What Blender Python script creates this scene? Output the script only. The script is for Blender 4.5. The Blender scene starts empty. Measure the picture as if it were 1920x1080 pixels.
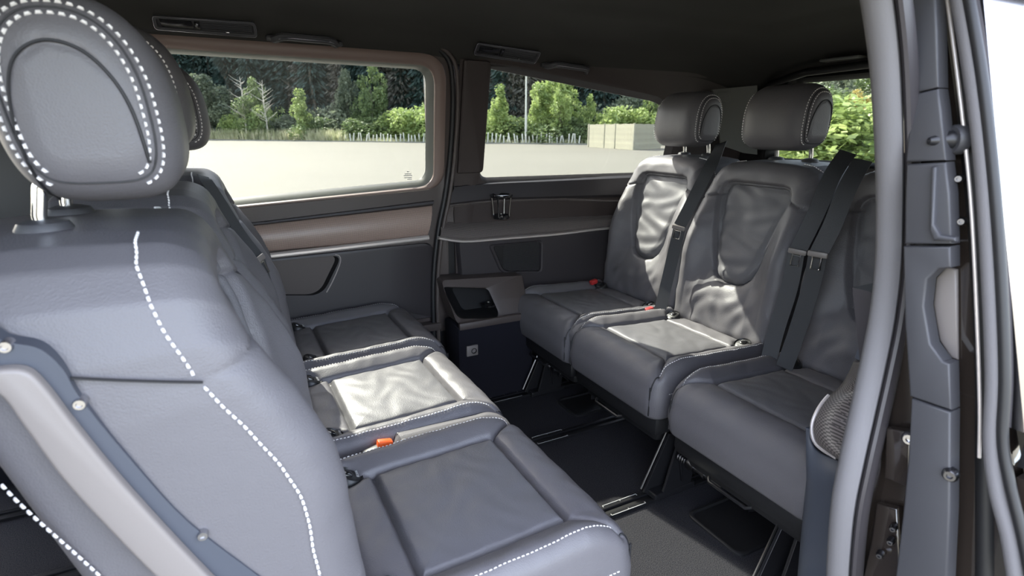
import bpy, bmesh, math, random
import numpy as np
from mathutils import Vector, Matrix, noise
R = math.radians
random.seed(4); rng = np.random.default_rng(7)
S = bpy.context.scene
COL = S.collection

# ---------------------------------------------------------------- camera, world, sun, exposure
CAMH = 1.1
F = 1053.0; PITCH = math.atan(300 / F); YAW = R(27.1)
fwd = Vector((math.sin(YAW) * math.cos(PITCH), math.cos(YAW) * math.cos(PITCH), -math.sin(PITCH)))
rgt = Vector((math.cos(YAW), -math.sin(YAW), 0)); upv = rgt.cross(fwd)
cd = bpy.data.cameras.new('camera'); cam = bpy.data.objects.new('camera', cd); COL.objects.link(cam)
cam.matrix_world = Matrix(((rgt.x, upv.x, -fwd.x, 0), (rgt.y, upv.y, -fwd.y, 0), (rgt.z, upv.z, -fwd.z, CAMH), (0, 0, 0, 1)))
cd.sensor_width = 36; cd.lens = F / 1920 * 36; cd.clip_start = 0.02; cd.clip_end = 600
cd.dof.use_dof = True; cd.dof.focus_distance = 1.7; cd.dof.aperture_fstop = 6.3
S.camera = cam
S.view_settings.view_transform = 'Standard'; S.view_settings.look = 'None'
S.view_settings.gamma = 1; S.view_settings.use_curve_mapping = False
S.view_settings.exposure = 2.48
SUN = Vector((-0.27, 1.0, 0.92)).normalized()
w = bpy.data.worlds.new('world'); S.world = w; w.use_nodes = True
nt = w.node_tree; sky = nt.nodes.new('ShaderNodeTexSky')
try: sky.sky_type = 'NISHITA'
except Exception: pass
sky.sun_disc = False; sky.sun_elevation = R(40); sky.sun_rotation = math.atan2(SUN.x, SUN.y)
sky.air_density = 1.0; sky.dust_density = 2.0; sky.ozone_density = 1.0
hz = nt.nodes.new('ShaderNodeMix'); hz.data_type = 'RGBA'; hz.inputs[0].default_value = .75; hz.inputs[7].default_value = (.98, .93, .96, 1)   # even high haze
nt.links.new(sky.outputs[0], hz.inputs[6]); nt.links.new(hz.outputs[2], nt.nodes['Background'].inputs[0])
nt.nodes['Background'].inputs[1].default_value = 0.85
sl = bpy.data.lights.new('sun', 'SUN'); sl.energy = 8.3; sl.angle = R(0.6); sl.color = (1.0, 0.96, 0.86)
so = bpy.data.objects.new('sun', sl); COL.objects.link(so)
so.rotation_mode = 'QUATERNION'; so.rotation_quaternion = SUN.to_track_quat('Z', 'Y'); so.location = (0, 0, 30)

# ---------------------------------------------------------------- helpers
def ray(px, py): return fwd * F + rgt * (px - 960) + upv * (540 - py)
def at(px, py, x=None, y=None, z=None, n=None, p=None):
    d = ray(px, py); o = Vector((0, 0, CAMH))
    if n is not None: t = (Vector(p) - o).dot(Vector(n)) / d.dot(Vector(n))
    elif x is not None: t = x / d.x
    elif y is not None: t = y / d.y
    else: t = (z - CAMH) / d.z
    return o + d * t
def tag(o, label=None, cat=None, group=None, kind=None):
    if label: o['label'] = label
    if cat: o['category'] = cat
    if group: o['group'] = group
    if kind: o['kind'] = kind
    return o
def empty(name, loc, label=None, cat=None, group=None, rz=0):
    o = bpy.data.objects.new(name, None); COL.objects.link(o); o.location = loc; o.rotation_euler = (0, 0, rz)
    o.empty_display_size = .1
    return tag(o, label, cat, group)
ROOTLOC = {}
def mk(name, V, Fc, mat, parent=None, smooth=True, label=None):
    """vertices are world / thing-local at build time; children keep coordinates relative to their thing"""
    me = bpy.data.meshes.new(name)
    me.from_pydata([tuple(v) for v in V], [], [tuple(f) for f in Fc]); me.validate(); me.update()
    if smooth:
        me.polygons.foreach_set('use_smooth', [True] * len(me.polygons))
        try: me.set_sharp_from_angle(angle=R(42))
        except Exception: pass
    me.materials.append(mat)
    o = bpy.data.objects.new(name, me); COL.objects.link(o)
    if parent: o.parent = parent
    if label: o['label'] = label
    return o
def shift(o, v):      # move mesh coordinates
    o.data.transform(Matrix.Translation(v)); return o
def kids(o): return [c for c in bpy.data.objects if c.parent == o]
def copy_tree(o, parent=None):
    c = o.copy(); COL.objects.link(c); c.parent = parent
    for ch in kids(o): copy_tree(ch, c)
    return c
class MB:
    def __init__(s): s.v = []; s.f = []
    def add(s, V, Fc):
        n = len(s.v); s.v += [tuple(a) for a in V]; s.f += [tuple(i + n for i in f) for f in Fc]; return s
    def bm(s, b):
        b.verts.ensure_lookup_table(); b.verts.index_update()
        s.add([v.co[:] for v in b.verts], [[v.index for v in f.verts] for f in b.faces]); b.free(); return s
    def box(s, c, d, bev=0.0, rot=None, seg=2):
        b = bmesh.new(); bmesh.ops.create_cube(b, size=1)
        for v in b.verts: v.co = Vector((v.co.x * d[0], v.co.y * d[1], v.co.z * d[2]))
        if bev > 0: bmesh.ops.bevel(b, geom=b.edges[:], offset=min(bev, min(d) * .45), segments=seg, profile=.5, affect='EDGES')
        M = Matrix.Translation(c) @ (rot.to_4x4() if rot else Matrix())
        bmesh.ops.transform(b, matrix=M, verts=b.verts[:]); return s.bm(b)
    def tube(s, pts, r, n=10, cap=True, closed=False):
        pts = [Vector(p) for p in pts]; m = len(pts); V = []; Fc = []
        rs = r if hasattr(r, '__len__') else [r] * m
        up = None
        for i, p in enumerate(pts):
            a = pts[(i - 1) % m] if (i > 0 or closed) else p; b2 = pts[(i + 1) % m] if (i < m - 1 or closed) else p
            t = (b2 - a).normalized()
            if up is None: up = Vector((0, 0, 1)) if abs(t.z) < .9 else Vector((1, 0, 0))
            sd = t.cross(up).normalized(); up = sd.cross(t).normalized()
            for k in range(n):
                an = 2 * math.pi * k / n; V.append(p + (sd * math.cos(an) + up * math.sin(an)) * rs[i])
        for i in range(m if closed else m - 1):
            j = (i + 1) % m
            for k in range(n): Fc.append((i * n + k, i * n + (k + 1) % n, j * n + (k + 1) % n, j * n + k))
        if cap and not closed: Fc += [tuple(range(n))[::-1], tuple((m - 1) * n + k for k in range(n))]
        return s.add(V, Fc)
    def strip(s, pts, nrm, prof, closedprof=True):
        """sweep profile (list of (side, out)) along pts; nrm = 'out' direction (vector or list)"""
        pts = [Vector(p) for p in pts]; m = len(pts); V = []; Fc = []; n = len(prof)
        for i, p in enumerate(pts):
            t = (pts[min(i + 1, m - 1)] - pts[max(i - 1, 0)]).normalized()
            o = Vector(nrm[i] if isinstance(nrm, list) else nrm); sd = t.cross(o).normalized(); o = sd.cross(t).normalized()
            for a, b in prof: V.append(p + sd * a + o * b)
        for i in range(m - 1):
            for k in range(n if closedprof else n - 1): Fc.append((i * n + k, i * n + (k + 1) % n, (i + 1) * n + (k + 1) % n, (i + 1) * n + k))
        if closedprof: Fc += [tuple(range(n))[::-1], tuple((m - 1) * n + k for k in range(n))]
        return s.add(V, Fc)
    def prism(s, poly, ext, bev=0.0, seg=2):
        """poly: 3D coplanar points, ext: extrusion vector"""
        b = bmesh.new(); vs = [b.verts.new(p) for p in poly]; f = b.faces.new(vs)
        g = bmesh.ops.extrude_face_region(b, geom=[f])
        nv = [e for e in g['geom'] if isinstance(e, bmesh.types.BMVert)]
        for v in nv: v.co += Vector(ext)
        bmesh.ops.recalc_face_normals(b, faces=b.faces[:])
        if bev > 0:
            bmesh.ops.bevel(b, geom=[e for e in b.edges if e.verts[0] in nv and e.verts[1] in nv], offset=bev, segments=seg, profile=.5, affect='EDGES', clamp_overlap=True)
        return s.bm(b)
    def lathe(s, prof, c, axis=(0, 0, 1), n=24):
        q = Vector(axis).to_track_quat('Z', 'Y'); V = []; Fc = []; m = len(prof)
        for r, h in prof:
            for k in range(n):
                a = 2 * math.pi * k / n; V.append(Vector(c) + q @ Vector((r * math.cos(a), r * math.sin(a), h)))
        for i in range(m - 1):
            for k in range(n): Fc.append((i * n + k, i * n + (k + 1) % n, (i + 1) * n + (k + 1) % n, (i + 1) * n + k))
        return s.add(V, Fc)
    def build_each(s, name, mat, parent=None, smooth=True, label=None):
        out = []; V = s.v; done = {}
        par = list(range(len(V)))
        def fd(i):
            while par[i] != i: par[i] = par[par[i]]; i = par[i]
            return i
        for f in s.f:
            a = fd(f[0])
            for i in f[1:]: par[fd(i)] = a
        gr = {}
        for f in s.f: gr.setdefault(fd(f[0]), []).append(f)
        for FL in gr.values():
            idx = sorted({i for f in FL for i in f}); mp = {i: k for k, i in enumerate(idx)}
            out.append(mk(name, [V[i] for i in idx], [tuple(mp[i] for i in f) for f in FL], mat, parent, smooth, label))
        return out
    def build(s, name, mat, parent=None, smooth=True, label=None): return mk(name, s.v, s.f, mat, parent, smooth, label)

def cr(pts, n=8):      # catmull-rom through points
    P = [Vector(p) for p in pts]; out = []
    for i in range(len(P) - 1):
        a = P[max(i - 1, 0)]; b = P[i]; c = P[i + 1]; d = P[min(i + 2, len(P) - 1)]
        for k in range(n):
            t = k / n; out.append(.5 * ((2 * b) + (c - a) * t + (2 * a - 5 * b + 4 * c - d) * t * t + (3 * b - a - 3 * c + d) * t ** 3))
    out.append(P[-1]); return out

# ---------------------------------------------------------------- materials
def mat(name, col, rough=.5, metal=0.0, spec=.5, bump=None, var=None, coat=0.0, alpha=None, trans=0.0, sheen=0.0):
    m = bpy.data.materials.new(name); m.use_nodes = True; nt = m.node_tree; b = nt.nodes['Principled BSDF']
    b.inputs['Base Color'].default_value = (*col, 1); b.inputs['Roughness'].default_value = rough; b.inputs['Metallic'].default_value = metal
    b.inputs['Specular IOR Level'].default_value = spec
    if coat: b.inputs['Coat Weight'].default_value = coat; b.inputs['Coat Roughness'].default_value = .05
    if trans: b.inputs['Transmission Weight'].default_value = trans
    if sheen: b.inputs['Sheen Weight'].default_value = sheen
    tc = nt.nodes.new('ShaderNodeTexCoord')
    if bump:
        scale, dist, strength = bump
        no = nt.nodes.new('ShaderNodeTexNoise'); no.inputs['Scale'].default_value = scale; no.inputs['Detail'].default_value = 3
        bp = nt.nodes.new('ShaderNodeBump'); bp.inputs['Distance'].default_value = dist; bp.inputs['Strength'].default_value = strength
        nt.links.new(tc.outputs['Object'], no.inputs['Vector']); nt.links.new(no.outputs[0], bp.inputs['Height']); nt.links.new(bp.outputs[0], b.inputs['Normal'])
    if var:
        scale, c2 = var
        no = nt.nodes.new('ShaderNodeTexNoise'); no.inputs['Scale'].default_value = scale; no.inputs['Detail'].default_value = 5
        mx = nt.nodes.new('ShaderNodeMix'); mx.data_type = 'RGBA'
        rp = nt.nodes.new('ShaderNodeMapRange'); rp.inputs[1].default_value = .35; rp.inputs[2].default_value = .65
        mx.inputs[6].default_value = (*col, 1); mx.inputs[7].default_value = (*c2, 1)
        nt.links.new(tc.outputs['Object'], no.inputs['Vector']); nt.links.new(no.outputs[0], rp.inputs[0]); nt.links.new(rp.outputs[0], mx.inputs[0]); nt.links.new(mx.outputs[2], b.inputs['Base Color'])
    return m
def leather(name, col, rough=.42, spec=.6):
    m = mat(name, col, rough, spec=spec); nt = m.node_tree; b = nt.nodes['Principled BSDF']
    tc = nt.nodes.new('ShaderNodeTexCoord'); vo = nt.nodes.new('ShaderNodeTexVoronoi'); vo.inputs['Scale'].default_value = 420
    no = nt.nodes.new('ShaderNodeTexNoise'); no.inputs['Scale'].default_value = 28; no.inputs['Detail'].default_value = 4
    b1 = nt.nodes.new('ShaderNodeBump'); b1.inputs['Distance'].default_value = .0006; b1.inputs['Strength'].default_value = .5
    b2 = nt.nodes.new('ShaderNodeBump'); b2.inputs['Distance'].default_value = .0022; b2.inputs['Strength'].default_value = .35
    nt.links.new(tc.outputs['Object'], vo.inputs['Vector']); nt.links.new(tc.outputs['Object'], no.inputs['Vector'])
    nt.links.new(vo.outputs[0], b1.inputs['Height']); nt.links.new(no.outputs[0], b2.inputs['Height'])
    nt.links.new(b2.outputs[0], b1.inputs['Normal']); nt.links.new(b1.outputs[0], b.inputs['Normal']); return m
M = {}
M['leather'] = leather('leather', (.118, .113, .121), .46, .45)
M['leather2'] = leather('leather_panel', (.116, .114, .122), .48, .45)
M['thread'] = mat('thread', (.75, .73, .72), .7)
M['seam'] = mat('seam', (.012, .012, .014), .6)
M['plastic'] = mat('plastic', (.045, .045, .050), .5, bump=(600, .0004, .4))
M['plastic_lt'] = mat('plastic_light', (.20, .18, .17), .42, bump=(600, .0003, .3))
M['plastic_blue'] = mat('plastic_channel', (.055, .062, .08), .5)
M['black'] = mat('black_plastic', (.012, .012, .013), .45)
M['gloss'] = mat('gloss_black', (.01, .01, .011), .12, spec=.6)
M['chrome'] = mat('chrome', (.85, .84, .80), .12, 1.0)
M['satin'] = mat('satin_metal', (.62, .57, .54), .32, .45)
M['steel'] = mat('black_steel', (.015, .015, .017), .35, .2)
M['bolt'] = mat('bolt_steel', (.45, .45, .47), .25, 1.0)
M['wall'] = mat('wall_plastic', (.070, .056, .052), .5, bump=(500, .0004, .4))
M['wall_dk'] = mat('wall_plastic_dark', (.036, .032, .035), .48, bump=(500, .0004, .4))
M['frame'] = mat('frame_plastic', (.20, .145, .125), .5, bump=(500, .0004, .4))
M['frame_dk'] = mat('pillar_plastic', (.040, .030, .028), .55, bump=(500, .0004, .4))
M['sill'] = mat('sill_plastic', (.16, .165, .15), .3)
M['head'] = mat('headliner', (.030, .029, .026), .95, bump=(900, .0005, .5))
M['grey_trim'] = mat('grey_trim', (.13, .13, .115), .7)
M['rubber'] = mat('rubber', (.012, .012, .013), .5)
M['seal'] = mat('seal_cloth', (.14, .135, .14), .7, bump=(900, .0006, .5))
M['carpet'] = mat('carpet', (.014, .014, .021), 1.0, spec=.1, bump=(900, .003, 1.0), var=(420, (.060, .059, .062)))
M['carpet_dk'] = mat('carpet_dark', (.016, .016, .022), 1.0, spec=.1, bump=(900, .002, 1.0))
M['web'] = mat('belt_webbing', (.040, .042, .046), .6, bump=(700, .0006, .8))
M['orange'] = mat('orange_plastic', (.85, .12, .02), .35)
M['red'] = mat('red_plastic', (.45, .03, .03), .35)
M['paint'] = mat('black_paint', (.022, .017, .014), .12, spec=.6, coat=1.0)
M['mark'] = mat('white_mark', (.35, .35, .35), .5)
M['edge'] = mat('worn_edge_steel', (.16, .16, .17), .3, 1.0)
# carbon weave
def weave(name, c1, c2, s):
    m = mat(name, c1, .38); nt = m.node_tree; b = nt.nodes['Principled BSDF']
    tc = nt.nodes.new('ShaderNodeTexCoord'); mp = nt.nodes.new('ShaderNodeMapping'); mp.inputs['Rotation'].default_value = (0, R(45), 0)
    mp.inputs['Scale'].default_value = (s, 1, s)
    ck = nt.nodes.new('ShaderNodeTexChecker'); ck.inputs['Scale'].default_value = 1
    ck.inputs[1].default_value = (*c1, 1); ck.inputs[2].default_value = (*c2, 1)
    sep = nt.nodes.new('ShaderNodeSeparateXYZ'); cmb = nt.nodes.new('ShaderNodeCombineXYZ')
    bp = nt.nodes.new('ShaderNodeBump'); bp.inputs['Distance'].default_value = .001; bp.inputs['Strength'].default_value = .6
    nt.links.new(tc.outputs['Object'], mp.inputs[0]); nt.links.new(mp.outputs[0], sep.inputs[0])
    nt.links.new(sep.outputs[0], cmb.inputs[0]); nt.links.new(sep.outputs[2], cmb.inputs[1])
    nt.links.new(cmb.outputs[0], ck.inputs[0]); nt.links.new(ck.outputs[0], b.inputs['Base Color']); nt.links.new(ck.outputs[1], bp.inputs['Height']); nt.links.new(bp.outputs[0], b.inputs['Normal'])
    return m
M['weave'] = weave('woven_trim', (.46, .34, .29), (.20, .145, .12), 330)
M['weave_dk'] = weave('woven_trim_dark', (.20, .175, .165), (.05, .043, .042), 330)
def glass_mat(name, tint, refl=.06):
    m = bpy.data.materials.new(name); m.use_nodes = True; nt = m.node_tree; nt.nodes.clear()
    o = nt.nodes.new('ShaderNodeOutputMaterial'); t = nt.nodes.new('ShaderNodeBsdfTransparent'); g = nt.nodes.new('ShaderNodeBsdfGlossy')
    g.inputs['Roughness'].default_value = .02; t.inputs[0].default_value = (*tint, 1)
    fr = nt.nodes.new('ShaderNodeFresnel'); fr.inputs[0].default_value = 1.25; mx = nt.nodes.new('ShaderNodeMixShader')
    nt.links.new(fr.outputs[0], mx.inputs[0]); nt.links.new(t.outputs[0], mx.inputs[1]); nt.links.new(g.outputs[0], mx.inputs[2]); nt.links.new(mx.outputs[0], o.inputs[0]); return m
M['glass'] = glass_mat('window_glass', (.52, .53, .52))
M['glass_door'] = mat('tinted_door_glass', (.42, .40, .41), .10, 1.0)

# ---------------------------------------------------------------- pads (upholstery lofts)
def rrect_pts(x0, x1, y0, y1, r, n=360):
    """rounded rectangle, r = 4 radii (x1y1, x0y1, x0y0, x1y0); equal arc length samples, ccw"""
    P = []
    for (cx, cy, rr, a0) in ((x1 - r[0], y1 - r[0], r[0], 0), (x0 + r[1], y1 - r[1], r[1], 90), (x0 + r[2], y0 + r[2], r[2], 180), (x1 - r[3], y0 + r[3], r[3], 270)):
        for k in range(13): a = R(a0 + 90 * k / 12); P.append((cx + rr * math.cos(a), cy + rr * math.sin(a)))
    return resample(P, n)
def resample(P, n, closed=True):
    P = np.array(P, float); Q = np.vstack([P, P[:1]]) if closed else P
    L = np.r_[0, np.cumsum(np.hypot(*np.diff(Q, axis=0).T))]
    t = np.linspace(0, L[-1], n, endpoint=not closed)
    return np.c_[np.interp(t, L, Q[:, 0]), np.interp(t, L, Q[:, 1])]
def onormals(O):
    T = np.roll(O, -1, 0) - np.roll(O, 1, 0); N = np.c_[T[:, 1], -T[:, 0]]; return N / np.linalg.norm(N, axis=1)[:, None]
class Pad:
    def __init__(s, O, ctr, r, H, back, bproud=0.0, br=None, ninner=64, nside=5, bow=0.0, snap=None, backdome=0.0, rz=None, sym=False):
        """O outline, H(x,y)->front height, back = back depth, r front rounding, br back rounding"""
        s.O = O; s.r = r; s.H = H; N = onormals(O); s.N = N; C = np.array(ctr); a = ((O - C) * N).sum(1)
        s.a = a; s.C = C; V = []; n = len(O)
        br = r if br is None else br; rz = rz or r; bz = rz if (br == r and sym) else br; s.rz = rz
        rings = []
        # back dome
        if sym:
            for k in range(ninner, 0, -1):
                f = (1 - r / a) * (1 - k / ninner) + .004 * (k / ninner); p = C + (O - C) * f[:, None]; rings.append((p, -H(p[:, 0], p[:, 1])))
            for k in range(7, -1, -1):
                ph = k / 7 * math.pi / 2; d = r * (1 - math.cos(ph)); p = C + (O - C) * (1 - d / a)[:, None]
                rings.append((p, -(H(p[:, 0], p[:, 1]) - rz + rz * math.sin(ph))))
        for q in (() if sym else (0.02, .35, .7)):
            s2 = (1 - br / a) * q; rings.append((C + (O - C) * s2[:, None], np.full(n, back - backdome * (1 - q * q))))
        for k in range(0 if sym else 6):
            ph = k / 5 * math.pi / 2; d = br * (1 - math.sin(ph)); rings.append((C + (O - C) * (1 - d / a)[:, None], np.full(n, back + bz - bz * math.cos(ph))))
        h0 = H(O[:, 0], O[:, 1])
        for k in range(1, nside):
            t = k / nside; lo = (-h0 + rz) if sym else back + bz; hi = h0 - rz; rings.append((O + N * (bow * math.sin(math.pi * t)), lo + (hi - lo) * t))
        for k in range(8):
            ph = k / 7 * math.pi / 2; d = r * (1 - math.cos(ph)); p = C + (O - C) * (1 - d / a)[:, None]
            rings.append((p, H(p[:, 0], p[:, 1]) - rz + rz * math.sin(ph)))
        for k in range(1, ninner + 1):
            f = (1 - r / a) * (1 - k / ninner) + .004 * (k / ninner)
            p = C + (O - C) * f[:, None]
            if snap is not None: p = snap(p)
            rings.append((p, H(p[:, 0], p[:, 1])))
        s.P2 = np.vstack([q[0] for q in rings]); s.W = np.concatenate([q[1] for q in rings]); s.n = n; s.nr = len(rings)
        s.top0 = (3 + 6 + nside - 1) * n
    def faces(s):
        n = s.n; Fc = [tuple(range(n))[::-1]]
        for i in range(s.nr - 1):
            for k in range(n): Fc.append((i * n + k, i * n + (k + 1) % n, (i + 1) * n + (k + 1) % n, (i + 1) * n + k))
        Fc.append(tuple((s.nr - 1) * n + k for k in range(n))); return Fc
    def surf(s, x, y):
        p = np.array((x, y)) - s.C; q = s.O - s.C; cr_ = (q @ p) / (np.hypot(*q.T) * (np.hypot(*p) + 1e-9)); k = cr_.argmax(); dd = max(0, (1 - np.hypot(*p) / np.hypot(*q[k])) * s.a[k])
        h = float(s.H(np.array([x]), np.array([y]))[0])
        return h if dd >= s.r else h - s.rz + s.rz * math.sqrt(max(0, 1 - (1 - dd / s.r) ** 2))
def build_pad(pad, place, name, m, parent, region=None, rname=None, rmat=None, rlabel=None):
    V = [place(p[0], p[1], w_) for p, w_ in zip(pad.P2, pad.W)]; Fc = pad.faces()
    if region is None: return mk(name, V, Fc, m, parent), None
    A = []; B = []; tops = pad.top0
    P2 = pad.P2
    for f in Fc:
        if min(f) >= tops:
            c = P2[list(f)].mean(0)
            if region(c[0], c[1]): B.append(f); continue
        A.append(f)
    def sub(FL):
        idx = sorted({i for f in FL for i in f}); mp = {i: k for k, i in enumerate(idx)}
        return [V[i] for i in idx], [tuple(mp[i] for i in f) for f in FL]
    a = mk(name, *sub(A), m, parent); b = mk(rname, *sub(B), rmat, a, label=rlabel)
    return a, b
def stitch(pts, nrm, L=.0055, gap=.0028, wd=.0012, h=.0009, mb=None):
    """dashes along 3D polyline; nrm vector/list"""
    mb = mb or MB(); P = [Vector(p) for p in pts]
    NL = nrm if isinstance(nrm, list) else [Vector(nrm)] * len(P)
    D = [0]
    for i in range(len(P) - 1): D.append(D[-1] + (P[i + 1] - P[i]).length)
    def ev(t):
        t = min(max(t, 0), D[-1]); i = int(np.searchsorted(D, t, 'right')) - 1; i = min(max(i, 0), len(P) - 2)
        f = (t - D[i]) / max(1e-9, D[i + 1] - D[i]); return P[i].lerp(P[i + 1], f), NL[i].lerp(NL[i + 1], f).normalized()
    t = 0
    while t + L < D[-1]:
        a, na = ev(t); b, nb = ev(t + L); c = (a + b) / 2; d = (b - a).normalized(); sd = d.cross(na).normalized() * wd; n_ = na * h
        a2 = a + d * L * .18; b2 = b - d * L * .18
        V = [a - n_ - sd * .6, a - n_ + sd * .6, a2 - sd + n_ * .4, a2 + n_ * 1.2, a2 + sd + n_ * .4, b2 - sd + n_ * .4, b2 + n_ * 1.2, b2 + sd + n_ * .4, b - n_ - sd * .6, b - n_ + sd * .6]
        mb.add(V, [(0, 2, 3), (0, 3, 1), (1, 3, 4), (2, 5, 6, 3), (3, 6, 7, 4), (5, 8, 6), (8, 9, 6), (9, 7, 6), (0, 8, 5, 2), (1, 4, 7, 9)])
        t += L + gap
    return mb

# sdf helpers (vectorised)
def seg_d(x, y, a, b):
    ax, ay = a; bx, by = b; dx, dy = bx - ax, by - ay; t = np.clip(((x - ax) * dx + (y - ay) * dy) / (dx * dx + dy * dy), 0, 1)
    return np.hypot(x - ax - t * dx, y - ay - t * dy)
def box_sd(x, y, x0, x1, y0, y1, r=0.0):
    qx = np.abs(x - (x0 + x1) / 2) - (x1 - x0) / 2 + r; qy = np.abs(y - (y0 + y1) / 2) - (y1 - y0) / 2 + r
    return np.hypot(np.maximum(qx, 0), np.maximum(qy, 0)) + np.minimum(np.maximum(qx, qy), 0) - r
def poly_sd(x, y, P):
    d = None; inside = np.zeros(np.shape(x), bool); n = len(P)
    for i in range(n):
        a = P[i]; b = P[(i + 1) % n]; q = seg_d(x, y, a, b); d = q if d is None else np.minimum(d, q)
        c = ((a[1] > y) != (b[1] > y)) & (x < (b[0] - a[0]) * (y - a[1]) / ((b[1] - a[1]) or 1e-12) + a[0]); inside ^= c
    return np.where(inside, -d, d)
def sn(x, y, f, seed=0.0):
    return np.sin(x * f * 1.0 + 1.7 * np.sin(y * f * .7 + seed)) * np.cos(y * f * 1.1 + 1.3 * np.sin(x * f * .6 + seed * 2))

# ---------------------------------------------------------------- seats (built facing +x, y centred, floor z = 0)
HW = .236
CX0, CX1 = .105, .585
PX0, PX1, PY = .205, .480, .158
CUSH_O = rrect_pts(CX0, CX1, -HW, HW, (.045, .02, .02, .045), 440)
def cush_H(x, y):
    ay = np.abs(y)
    z = .413 + .018 * np.clip((x - CX0) / .4, 0, 1)
    z = z - .03 * np.clip((x - .50) / .085, 0, 1) ** 2
    z = z + .019 * np.clip((ay - PY) / .05, 0, 1) * np.clip((.56 - x) / .08, 0, 1)
    g = np.minimum(seg_d(x, ay, (PX0 - .06, PY), (PX1, PY)), seg_d(x, ay, (PX1, PY), (PX1, -.001)))
    g = np.minimum(g, seg_d(x, ay, (PX1, PY), (.553, .212)))
    g2 = seg_d(x, ay, (PX0, PY), (PX0, -.001)); g = np.minimum(g, g2)
    z = z - .013 * np.exp(-(g / .0055) ** 2) - .010 * np.exp(-g / .022)
    z = z + .0012 * sn(x, y, 34, 1.0)+ .0009 * sn(y, x, 61, 2.0)
    # child-seat anchor scoops at the back corners
    q = np.hypot((x - .150) / 1.0, (ay - .165) / 1.0); z = z - .02 * np.exp(-(q / .028) ** 4)
    return z
def snapper(sdfs, tol):
    def f(p):
        p = p.copy()
        for sd in sdfs:
            v = sd(p[:, 0], p[:, 1]); e = 1e-4
            gx = (sd(p[:, 0] + e, p[:, 1]) - v) / e; gy = (sd(p[:, 0], p[:, 1] + e) - v) / e
            m = np.abs(v) < tol; L = np.maximum(gx ** 2 + gy ** 2, .25)
            p[m, 0] -= (v * gx / L)[m]; p[m, 1] -= (v * gy / L)[m]
        return p
    return f
def panel_sd(x, y): return box_sd(x, y, PX0, PX1, -PY, PY)
CUSH = Pad(CUSH_O, ((CX0 + CX1) / 2 + .02, 0), .042, cush_H, .262, br=.02, ninner=72, bow=.006, snap=snapper([panel_sd], .0022))

TILT = R(18.5); BX, BZ = .105, .395; BT = .212
def bplace(b, h, w):
    return (BX - math.sin(TILT) * h + math.cos(TILT) * w, b, BZ + math.cos(TILT) * h + math.sin(TILT) * w * (1 - min(1, max(0, (h - .22) / .33))))
BACK_O = resample([(.20, -.02), (.222, .0), (.236, .08), (.238, .2), (.237, .33), (.235, .44), (.229, .505), (.215, .56), (.190, .597), (.155, .615), (.10, .622), (0, .625),
                   (-.10, .622), (-.155, .615), (-.190, .597), (-.215, .56), (-.229, .505), (-.235, .44), (-.237, .33), (-.238, .2), (-.236, .08), (-.222, 0), (-.20, -.02)], 460)
SH = [(.105, .545), (.128, .538), (.140, .522), (.143, .495), (.137, .46), (.127, .42), (.119, .37), (.108, .31), (.094, .255), (.078, .215), (.055, .190), (.025, .181)]
SHIELD = SH + [(-a, b) for a, b in SH[::-1]]
def shield_sd(x, y): return poly_sd(x, y, SHIELD)
def sst(v, a, b):
    t = np.clip((v - a) / (b - a), 0, 1); return t * t * (3 - 2 * t)
def back_H(x, y):
    ax = np.abs(x); sd = shield_sd(x, y)
    z = .014 + .032 * sst(y, .16, .46) + .006 * np.sin(np.clip(y / .6, 0, 1) * math.pi)
    z = z + .022 * np.exp(-((ax - .185) / .04) ** 2) * (1 - sst(y, .36, .56)) * sst(y, -.02, .12)     # side bolsters
    z = z + .014 * sst(y, .36, .60) * (1 - sst(ax, .16, .235))                                      # top roll
    z = z + .018 * np.exp(-((y - .11) / .07) ** 2) * np.clip((.17 - ax) / .05, 0, 1)    # lumbar
    z = z + .006 * np.clip(-sd / .03, 0, 1) * (1 - .5 * np.clip((y - .3) / .2, 0, 1)) - .030 * sst(y, .18, .48) * sst(-sd, 0, .012)
    z = z - .014 * np.exp(-(sd / .006) ** 2) - .006 * np.exp(-np.abs(sd) / .02)
    g = seg_d(ax, y, (.134, .50), (.238, .468)); z = z - .008 * np.exp(-(g / .004) ** 2)
    ins = np.clip(-sd / .02, 0, 1); z = z + ins * .0035 * sn(x, y * 1.7, 30, .5) + .0014 * sn(x, y, 45, 3.0)
    z = z + .0035 * np.clip((.17 - y) / .05, 0, 1) * np.clip((.17 - ax) / .05, 0, 1) * sn(x, y * .8, 55, .2)
    z = z + .030 * np.exp(-((y - .27) / .13) ** 2) * np.clip((ax - .10) / .08, 0, 1)
    return z
BACK = Pad(BACK_O, (0, .33), .040, back_H, -BT, br=.035, rz=.042, ninner=78, bow=.004, snap=snapper([shield_sd], .0024))

# headrest: side outline swept across
def head_outline(n=200):
    P = []
    for k in range(120):
        t = 2 * math.pi * k / 120; c, s_ = math.cos(t), math.sin(t)
        e = 2 / (2.25 if s_ > 0 else 3.4); x = .084 * math.copysign(abs(c) ** e, c); z = .112 * math.copysign(abs(s_) ** e, s_)
        if z < 0: x *= 1 - .05 * (z / -.112) ** 2; z *= .93
        P.append((x, z))
    return resample(P, n)
HEAD_O = head_outline()
HEADW = .136
def head_H(x, y):
    d = np.hypot(x / .08, y / .105); z = HEADW - .006 * d ** 2
    arc = seam_arc_sd(x, y); return z - .0015 * np.exp(-(arc / .0045) ** 2)
ARC = [(-.052, -.10), (-.056, -.05), (-.052, 0), (-.038, .038), (-.012, .056), (.016, .05), (.036, .025), (.046, -.01), (.048, -.06), (.046, -.10)]
def seam_arc_sd(x, y):
    d = None
    for i in range(len(ARC) - 1):
        q = seg_d(x, y, ARC[i], ARC[i + 1]); d = q if d is None else np.minimum(d, q)
    return d
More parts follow.
